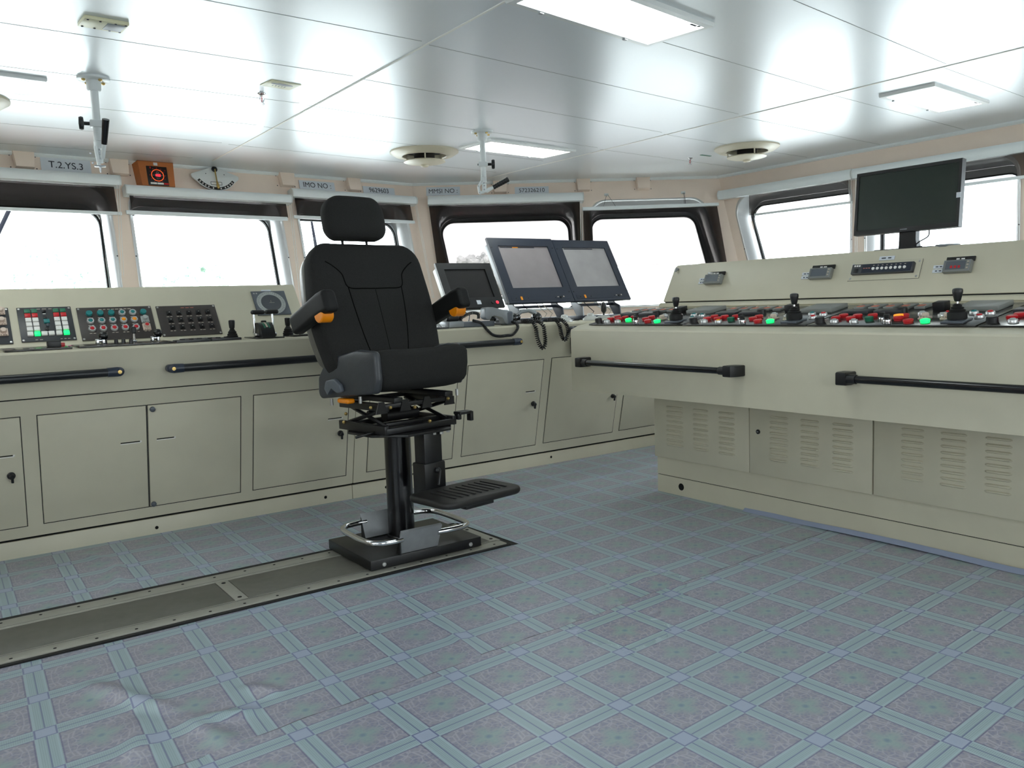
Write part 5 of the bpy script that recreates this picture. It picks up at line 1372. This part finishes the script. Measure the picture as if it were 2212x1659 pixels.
# footrest on its own post
mb = MB(); mb.box((.025, -.195, .475), (.10, .075, .17), bev=.006); mb.box((.025, -.195, .345), (.118, .09, .15), bev=.006); fp = part('footrest_post', mb, M['blackpaint'], chair)
mb = MB(); mb.tube([(.03, -.245, .385), (.035, -.262, .385), (.012, -.275, .325)], .0065, 8); mb.ball((.03, -.25, .385), .014, 12); part('footrest_lever', mb, M['black'], fp)
pad = rquad([(-.160, -.255), (.285, -.255), (.285, -.545), (-.160, -.545)], [.05, .05, .06, .06], 6)
mb = MB(); mb.pillow(pad, .281, .311, .013, 0, .002); fr = part('footrest_pad', mb, M['footpad'], chair, ang=50)
for i in range(9):
    mb = MB(); x = -.075+.036*i; mb.rbox((x, -.41, .3135), (.010, .17, .006), .003, 2, 2); part('pad_rib', mb, M['blackpaint'], fr)
mb = MB(); mb.box((.045, -.40, .268), (.16, .22, .02), bev=.005); mb.box((.03, -.25, .28), (.08, .10, .03), bev=.005); part('pad_carrier', mb, M['blackpaint'], chair)

# ------------------------------------------------------------------ things on the ceiling
def ceiling_light(label, cx, cy, lx, ly, rot):
    F = Matrix.Translation((cx, cy, ZC)) @ Matrix.Rotation(rot, 4, 'Z')
    t = thing('ceiling_light', label, 'ceiling light', F, 'rectangular ceiling lights')
    o = [(-lx/2, -ly/2), (lx/2, -ly/2), (lx/2, ly/2), (-lx/2, ly/2)]; fr = .028
    i_ = [(p[0]-math.copysign(fr, p[0]), p[1]-math.copysign(fr, p[1])) for p in o]
    rg = lambda P, z, g=1.: [(a*g, b*g, z) for a, b in P]
    mb = MB(); mb.loft([rg(o, .0), rg(o, -.010), rg(o, -.016, .99), rg(i_, -.017), rg(i_, -.004)], (False, False)); part('lamp_frame', mb, M['lampframe'], t, ang=20)
    mb = MB(); mb.box((0, 0, -.008), (lx-2*fr, ly-2*fr, .008)); part('diffuser', mb, M['lamp'], t)
    for x in (-.3, .3): part('frame_clip', MB().box((lx*x, ly/2-.016, -.019), (.02, .014, .006), bev=.001), M['alu'], t)
    mb = MB(); mb.box((lx/2-.075, -ly/2+.045, -.0125), (.04, .012, .001)); mb.lathe([(.008, 0), (.008, .001), (0, .001)], (lx/2-.045, -ly/2+.04, -.0122), (0, 0, -1), 12); part('diffuser_mark', mb, M['ink'], t)
    return t
ceiling_light('rectangular ceiling light cut off by the top picture edge', 2.235, 2.225, .80, .32, .10 if 0 else .115)
ceiling_light('ceiling light on the right above the big monitor', 4.725, 2.27, .70, .29, .045)
ceiling_light('ceiling light behind the white folding bracket pole', 3.585, 4.51, .765, .335, .055)
ceiling_light('ceiling light cut off by the left picture edge', .315, 4.285, .77, .30, .06)
ceiling_light('added fill light out of view above the camera', -1.2, 1.6, .80, .32, .05); ceiling_light('added fill light out of view behind the camera', 2.2, -.6, .80, .32, .05)  # both lamps are unseen, added to light the floor
def diffuser(label, cx, cy, R=.225):
    t = thing('air_diffuser', label, 'air vent', Matrix.Translation((cx, cy, ZC)), 'round beige air diffusers')
    part('outer_ring', MB().lathe([(R, .0), (R, -.010), (R*.86, -.030), (R*.65, -.034), (R*.63, -.030), (R*.62, 0)], (0, 0, 0), (0, 0, 1), 48), M['beige'], t, ang=35)
    part('dark_throat', MB().lathe([(R*.63, -.001), (R*.62, -.004), (0, -.004)], (0, 0, 0), (0, 0, 1), 40), M['beigedark'], t)
    mb = MB(); mb.lathe([(R*.55, -.062), (R*.60, -.066), (R*.61, -.071), (R*.55, -.076), (R*.30, -.086), (R*.12, -.090), (R*.11, -.100), (R*.06, -.104), (0, -.104)], (0, 0, 0), (0, 0, 1), 40); part('centre_cone', mb, M['beige'], t, ang=30)
    part('cone_throat', MB().lathe([(R*.30, -.004), (R*.30, -.064), (0, -.064)], (0, 0, 0), (0, 0, 1), 40), M['beigedark'], t)
    for a in range(3): part('spoke', MB().box((R*.585*math.cos(a*2.1-2.1), R*.585*math.sin(a*2.1-2.1), -.036), (.007, .007, .066)), M['beige'], t)
diffuser('round beige air diffuser left of the white bracket pole', 3.085, 4.910, .232)
diffuser('round beige air diffuser on the right, near the wall with the big monitor', 5.03, 3.735, .225)
diffuser('round beige air diffuser cut off by the left picture edge', .41, 4.72, .225)
# monitor bracket poles
def bracket_pole(label, x, y, rot, tilt, folded):
    t = thing('bracket_pole', label, 'bracket', Matrix.Translation((x, y, ZC)) @ Matrix.Rotation(rot, 4, 'Z'), 'white ceiling bracket poles')
    f = part('ceiling_flange', MB().lathe([(.066, 0), (.066, -.010), (.062, -.013), (.030, -.014), (.029, -.05), (.024, -.058), (0, -.058)], (0, 0, 0), (0, 0, 1), 36), M['white'], t)
    for a in range(4): part('flange_bolt', MB().lathe([(.008, 0), (.008, .008), (.005, .010), (0, .010)], (.047*math.cos(a*PI/2+.6), .047*math.sin(a*PI/2+.6), -.012), (0, 0, -1), 10), M['brass'], f)
    L = .27
    part('pole', MB().cyl((0, 0, -.05), (0, 0, -L), .0165, seg=20), M['white'], t)
    part('clamp_collar', MB().box((0, 0, -.197), (.056, .042, .03), bev=.005), M['white'], t)
    s = -1 if folded else 1
    kn = part('clamp_knob', MB().lathe([(.008, 0), (.008, .024), (.026, .026), (.029, .034), (.026, .044), (0, .046)], (s*.026, 0, -.197), (s, 0, 0), 18), M['black'], t)
    part('clamp_bolt', MB().lathe([(.006, 0), (.006, .008), (0, .008)], (-s*.027, 0, -.197), (-s, 0, 0), 8), M['alu'], t)
    # linkage
    part('lower_sleeve', MB().cyl((0, 0, -L-.002), (0, 0, -L-.035), .0185, seg=18), M['white'], t)
    mb = MB()
    if not folded:
        for y_ in (-.014, .014):
            mb.tube([(-.012, y_, -L-.025), (-.034, y_, -L-.058)], .007, 8); mb.tube([(-.034, y_, -L-.058), (-.028, y_, -L-.098)], .007, 8); mb.tube([(-.028, y_, -L-.098), (.0, y_, -L-.090)], .008, 8)
    else:
        for y_ in (-.014, .014): mb.tube([(-.012, y_, -L-.025), (-.004, y_, -L-.10)], .008, 8)
    part('link_plate', mb, M['white'], t)
    part('swivel_block', MB().box((.002, 0, -L-.068), (.026, .026, .052), bev=.004), M['white'], t)
    part('swivel_rod', MB().cyl((0, 0, -L-.03), (0, 0, -L-.05), .006), M['alu'], t)
    for x_, z_ in ((-.034, -.058), (-.028, -.098), (.002, -.055), (.002, -.078)): part('link_rivet', MB().lathe([(.005, 0), (.004, .003), (0, .003)], (x_, -.021 if x_ < -.01 else -.013, -L+z_), (0, -1, 0), 8), M['alu'], t)
    if not folded:
        a0 = Vector((.012, 0, -L-.085)); a1 = Vector((.056, 0, -L-.066)); a2 = Vector((.150, 0, -L-.018))
        mb = MB(); mb.tube([a0, a1], [.014, .009], 10); part('handle_arm', mb, M['white'], t)
        n = 24; d = a2-a1; g = [a1+d*(i/n) for i in range(n+1)]
        part('handle_grip', MB().tube(g, [.0125+.0022*math.sin(i/n*PI*7)**2+.003*(i/n) for i in range(n+1)], 12), M['black'], t)
    else:
        a0 = Vector((.012, -.02, -L-.075)); a1 = Vector((.022, -.05, -L-.020)); a2 = Vector((.035, -.10, -L+.075))
        mb = MB(); mb.tube([a0, a1], [.010, .009], 10); part('handle_arm', mb, M['white'], t)
        n = 20; d = a2-a1; g = [a1+d*(i/n) for i in range(n+1)]
        part('handle_grip', MB().tube(g, [.012+.003*(i/n) for i in range(n+1)], 12), M['blacksatin'], t)
        mb = MB(); mb.box((0, 0, -L-.108), (.045, .030, .006), bev=.002); mb.cyl((0, 0, -L-.108), (0, 0, -L-.135), .006, .003, 8); part('lower_plate', mb, M['alu'], t)
bracket_pole('white ceiling bracket pole with folded handle on the far left', .870, 4.055, -.2, 0, True)
bracket_pole('white ceiling bracket pole with black ribbed handle sticking out', 3.042, 4.178, -.61, 0, False)
def sprinkler(label, x, y):
    t = thing('sprinkler', label, 'sprinkler', Matrix.Translation((x, y, ZC)), 'sprinkler heads')
    part('escutcheon', MB().lathe([(.021, 0), (.020, -.004), (.010, -.008), (.008, -.016), (0, -.016)], (0, 0, 0), (0, 0, 1), 20), M['chrome'], t)
    mb = MB()
    for s in (-1, 1): mb.tube([(s*.006, 0, -.014), (s*.011, 0, -.026), (s*.004, 0, -.042)], .0025, 6)
    part('yoke', mb, M['chrome'], t); part('bulb', MB().cyl((0, 0, -.016), (0, 0, -.040), .002), M['red'], t)
    part('deflector_plate', MB().lathe([(.012, -.046), (.013, -.049), (0, -.050)], (0, 0, 0), (0, 0, 1), 14), M['chrome'], t)
sprinkler('chrome sprinkler head below the cream sticker plate on the left', 1.589, 3.965); sprinkler('chrome sprinkler head near the right air diffuser', 5.009, 4.232)
t = thing('label_plate', 'narrow cream and clear label box on the ceiling at top left', 'label', Matrix.Translation((.752, 3.283, ZC)) @ Matrix.Rotation(.03, 4, 'Z'))
part('label_body', MB().box((0, 0, -.006), (.145, .105, .012), bev=.002), M['cream'], t); part('clear_cover', MB().box((.035, 0, -.0125), (.06, .075, .003), bev=.001), M['bracket'], t)
for x in (-.06, -.02, .03, .064):
    for y in (-.042, .042): part('screw', MB().lathe([(.004, 0), (.004, .002), (0, .002)], (x, y, -.012), (0, 0, -1), 8), M['ink'], t)
t = thing('sticker_plate', 'cream sticker plate with a dark sprinkler symbol on the ceiling', 'label', Matrix.Translation((1.602, 3.763, ZC)) @ Matrix.Rotation(.10, 4, 'Z'))
part('plate_body', MB().box((0, 0, -.002), (.15, .112, .004), bev=.001), M['cream'], t)
mb = MB()
mb.prism([(.055*math.cos(a), -.015+.014*math.sin(a)) for a in [2*PI*i/20 for i in range(20)]], -.0048, -.004)
for i in range(5): mb.box((-.03+.015*i, .018, -.0044), (.003, .014, .0008))
part('plate_symbol', mb, M['greyplastic'], t)
solo('green_sticker', MB().box((0, 0, -.0015), (.11, .02, .003)), M['green'], 'small green sticker on the ceiling beside the right sprinkler', 'sticker', Matrix.Translation((5.03, 4.10, ZC)))

# ------------------------------------------------------------------ outside: red deck, quay, trees, far buildings
SEA = mat('harbour_water', srgb(205, 210, 212), .3)
mb = MB(); mb.box((20, 90, -9), (700, 620, .2)); struct('water', mb, SEA)
def deck_strip(p0, p1, w, z):
    e = n3(p1-p0); n = Vector((-e.y, e.x, 0))
    return [p0, p1, p1+n*w, p0+n*w]
mb = MB()
D0 = [(-5.5, 6.0), (PAB.x+.12, PAB.y+.36), (PBC.x+.36, PBC.y+.16), (PC.x+.36, YB-1)]
D1 = [(-5.5, 10.5), (PAB.x+1.6, PAB.y+4.2), (PBC.x+3.6, PBC.y+2.0), (PC.x+4., YB-1)]
mb = MB()
for (a, b, c, d) in zip(D0, D0[1:], D1[1:], D1): mb.prism([a, b, c, d], -1.6, -1.5)
struct('deck', mb, M['concrete'])
mb = MB()
lp = lambda p, q, t: (p[0]+(q[0]-p[0])*t, p[1]+(q[1]-p[1])*t)
for (a, b, c, d, t0, t1, e0, e1) in ((D0[0], D0[1], D1[1], D1[0], 0, 1, .10, .40), (D0[1], D0[2], D1[2], D1[1], .12, .30, .15, .45)):
    e_ = lambda t, e: lp(lp(a, b, t), lp(d, c, t), e)
    mb.prism([e_(t0, e0), e_(t1, e0), e_(t1, e1), e_(t0, e1)], -1.5, -1.45)
struct('deck', mb, M['deckred'])
def tree(label, x, y, zb, h, w, seed, m='leaf'):
    rnd = random.Random(seed)
    t = thing('far_tree', label, 'tree', Matrix.Translation((x, y, zb)), 'trees on the far shore')
    mb = MB()
    for i in range(80):
        a = rnd.uniform(0, 2*PI); rr = w*.5*math.sqrt(rnd.random()); zz = h*(.30+.62*rnd.random())*(1-.25*(rr/(w*.5))**2); r = w*rnd.uniform(.04, .10)
        bm = mb.bm; ret = bmesh.ops.create_icosphere(bm, subdivisions=2, radius=r, matrix=Matrix.Translation((rr*math.cos(a), rr*math.sin(a), zz)))
        for v in ret['verts']: v.co += Vector((rnd.uniform(-1, 1), rnd.uniform(-1, 1), rnd.uniform(-1, 1)))*r*.3
    part('crown', mb, M[m], t); part('trunk', MB().cyl((0, 0, 0), (0, 0, h*.5), w*.05, w*.03), M['bark'], t)
def far(px_dir, dist):
    return (px_dir[0]*dist, px_dir[1]*dist)
QZ = 1.2
mb = MB(); mb.box((-20, 112, -4), (260, 60, 10.4)); struct('quay', mb, M['concrete'])
for i, (dx, dy, D, top, w, lab) in enumerate((
    (.170, 1.148, 66, .105, 3.2, 'tall pale tree seen through the leftmost window'),
    (.150, 1.160, 72, .069, 3.4, 'low bush at the left edge of the leftmost window'),
    (.198, 1.122, 64, .066, 4.6, 'wide low bush in the middle of the leftmost window'),
    (.222, 1.104, 74, .064, 3.2, 'low bush at the right edge of the leftmost window'),
    (.301, 1.043, 74, .063, 4.2, 'low bush left of centre in the window below the orange indicator'),
    (.325, 1.024, 84, .064, 4.6, 'low bush right of centre in the window below the orange indicator'),
    (.586, .824, 120, .062, 7.0, 'faint tree left of the twin monitors in the corner window'),
    (.607, .807, 130, .052, 8.0, 'faint tree just behind the left one of the twin monitors'),
    (.744, .699, 150, .034, 7.0, 'faint tree right of the twin monitors'))):
    zt = CAMH+top*D; zb = zt-(5.2 if i == 0 else 3.2)*(D/72)
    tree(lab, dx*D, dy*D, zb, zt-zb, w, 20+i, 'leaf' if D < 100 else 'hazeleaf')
mb = MB(); mb.box((0, 0, 3.0), (30, 8, 6)); 
t = thing('far_building', 'pale low building behind the trees seen through the leftmost window', 'building', Matrix.Translation((.185*100, 1.13*100, 1.2)))
part('wall', MB().box((0, 0, 3.4), (26, 8, 6.8)), mat('far_wall', srgb(205, 205, 200), .8), t); part('roof', MB().box((0, 0, 7.05), (28, 9.5, .5)), M['roofgrey'], t)
for i in range(5): part('window', MB().box((-10+5*i, -4.05, 3.6), (2.2, .2, 1.4)), M['roofgrey'], t)
# rigging in front of the left window
t = thing('signal_mast', 'dark slanting mast stays outside the leftmost window', 'mast', Matrix.Translation((.152*14, 1.167*14, .2)))
mb = MB(); mb.tube([(-1.9, 0, -1), (.0, 0, 2.9), (.75, 0, 4.6)], .035, 8); part('mast_stay', mb, M['mast'], t)
mb = MB(); mb.tube([(-2.1, .2, -1), (-.17, .2, 2.9), (.55, .2, 4.6)], .025, 8); part('mast_stay', mb, M['mast'], t)
t = thing('whip_antenna', 'thin dark whip antenna outside the window left of the headrest', 'antenna', Matrix.Translation((.436*12, .943*12, .4)))
mb = MB(); mb.tube([(.10, 0, 0), (.0, 0, 1.4), (-.10, 0, 2.2)], [.035, .03, .012], 8); part('antenna_rod', mb, M['mast'], t); part('antenna_base', MB().cyl((.10, 0, -.05), (.10, 0, .2), .07), M['mast'], t)

# ------------------------------------------------------------------ light: overcast white sky, ceiling lamps
w = bpy.data.worlds.new('sky'); sc.world = w; w.use_nodes = True; nt = w.node_tree
bg = nt.nodes['Background']; tc = nt.nodes.new('ShaderNodeTexCoord'); sp = nt.nodes.new('ShaderNodeSeparateXYZ'); rp = nt.nodes.new('ShaderNodeValToRGB')
nt.links.new(tc.outputs['Generated'], sp.inputs[0]); mpn = nt.nodes.new('ShaderNodeMapRange'); mpn.inputs[1].default_value = -1; mpn.inputs[2].default_value = 1
nt.links.new(sp.outputs[2], mpn.inputs[0]); nt.links.new(mpn.outputs[0], rp.inputs[0])
rp.color_ramp.elements[0].position = .44; rp.color_ramp.elements[0].color = (.9, .92, .94, 1)
rp.color_ramp.elements[1].position = .52; rp.color_ramp.elements[1].color = (.93, .97, 1, 1)
azr = nt.nodes.new('ShaderNodeMapRange'); azr.interpolation_type = 'SMOOTHSTEP'; azr.inputs[1].default_value = .80; azr.inputs[2].default_value = 1.0
nt.links.new(sp.outputs[0], azr.inputs[0])
azm = nt.nodes.new('ShaderNodeMix'); azm.data_type = 'RGBA'; azm.inputs[6].default_value = (1, 1, 1, 1); azm.inputs[7].default_value = (.17, .22, .28, 1); nt.links.new(azr.outputs[0], azm.inputs[0])
mul = nt.nodes.new('ShaderNodeMix'); mul.data_type = 'RGBA'; mul.blend_type = 'MULTIPLY'; mul.inputs[0].default_value = 1; nt.links.new(rp.outputs[0], mul.inputs[6]); nt.links.new(azm.outputs[2], mul.inputs[7])
nt.links.new(mul.outputs[2], bg.inputs[0]); bg.inputs[1].default_value = 9.0

# every window lets the sky in: tell the renderer where (light portals)
for F_, k_, ws_ in ((WA, KA, WIN_A), (WB, KB, WIN_B), (WC, KC, WIN_C), (LWF, 1., WIN_L), (BWF, 1., WIN_K)):
    for w_ in ws_:
        xs = [p[0] for p in w_['g']]; ys = [p[1] for p in w_['g']]
        pl_ = bpy.data.lights.new('window_portal', 'AREA'); pl_.shape = 'RECTANGLE'; pl_.size = max(xs)-min(xs); pl_.size_y = (max(ys)-min(ys))*k_; pl_.cycles.is_portal = True
        po = bpy.data.objects.new('window_portal', pl_); COL.objects.link(po)
        po.matrix_world = F_ @ Matrix.Translation(((max(xs)+min(xs))/2, -(max(ys)+min(ys))/2*k_, -.215)) @ Matrix.Rotation(PI, 4, 'X')
sun = bpy.data.lights.new('sun', 'SUN'); sun.energy = 8; sun.angle = .05; sun.color = (1, .97, .92)
so_ = bpy.data.objects.new('sun', sun); COL.objects.link(so_); so_.rotation_euler = Vector((.3, .45, -1)).to_track_quat('-Z', 'Y').to_euler()

# ------------------------------------------------------------------ camera
FPX = 1799.; hd, pt, rl = [math.radians(a) for a in (52.498, 5.661, -1.926)]
f = Vector((math.cos(hd)*math.cos(pt), math.sin(hd)*math.cos(pt), -math.sin(pt))); rt = Vector((math.sin(hd), -math.cos(hd), 0)); up = rt.cross(f)
rt2 = math.cos(rl)*rt+math.sin(rl)*up; up2 = -math.sin(rl)*rt+math.cos(rl)*up
cam = bpy.data.cameras.new('camera'); co = bpy.data.objects.new('camera', cam); COL.objects.link(co)
co.matrix_world = frame((0, 0, CAMH), rt2, up2, -f)
cam.sensor_fit = 'HORIZONTAL'; cam.sensor_width = 36; cam.lens = FPX/2212*36; cam.clip_start = .05; cam.clip_end = 2000
sc.camera = co
sc.view_settings.view_transform = 'Standard'; sc.view_settings.look = 'None'; sc.view_settings.gamma = 1; sc.view_settings.exposure = .27; sc.view_settings.use_curve_mapping = False
sc.cycles.use_denoising = True; sc.cycles.max_bounces = 8; sc.cycles.diffuse_bounces = 5; sc.cycles.glossy_bounces = 4; sc.cycles.transparent_max_bounces = 12; sc.cycles.sample_clamp_indirect = 12
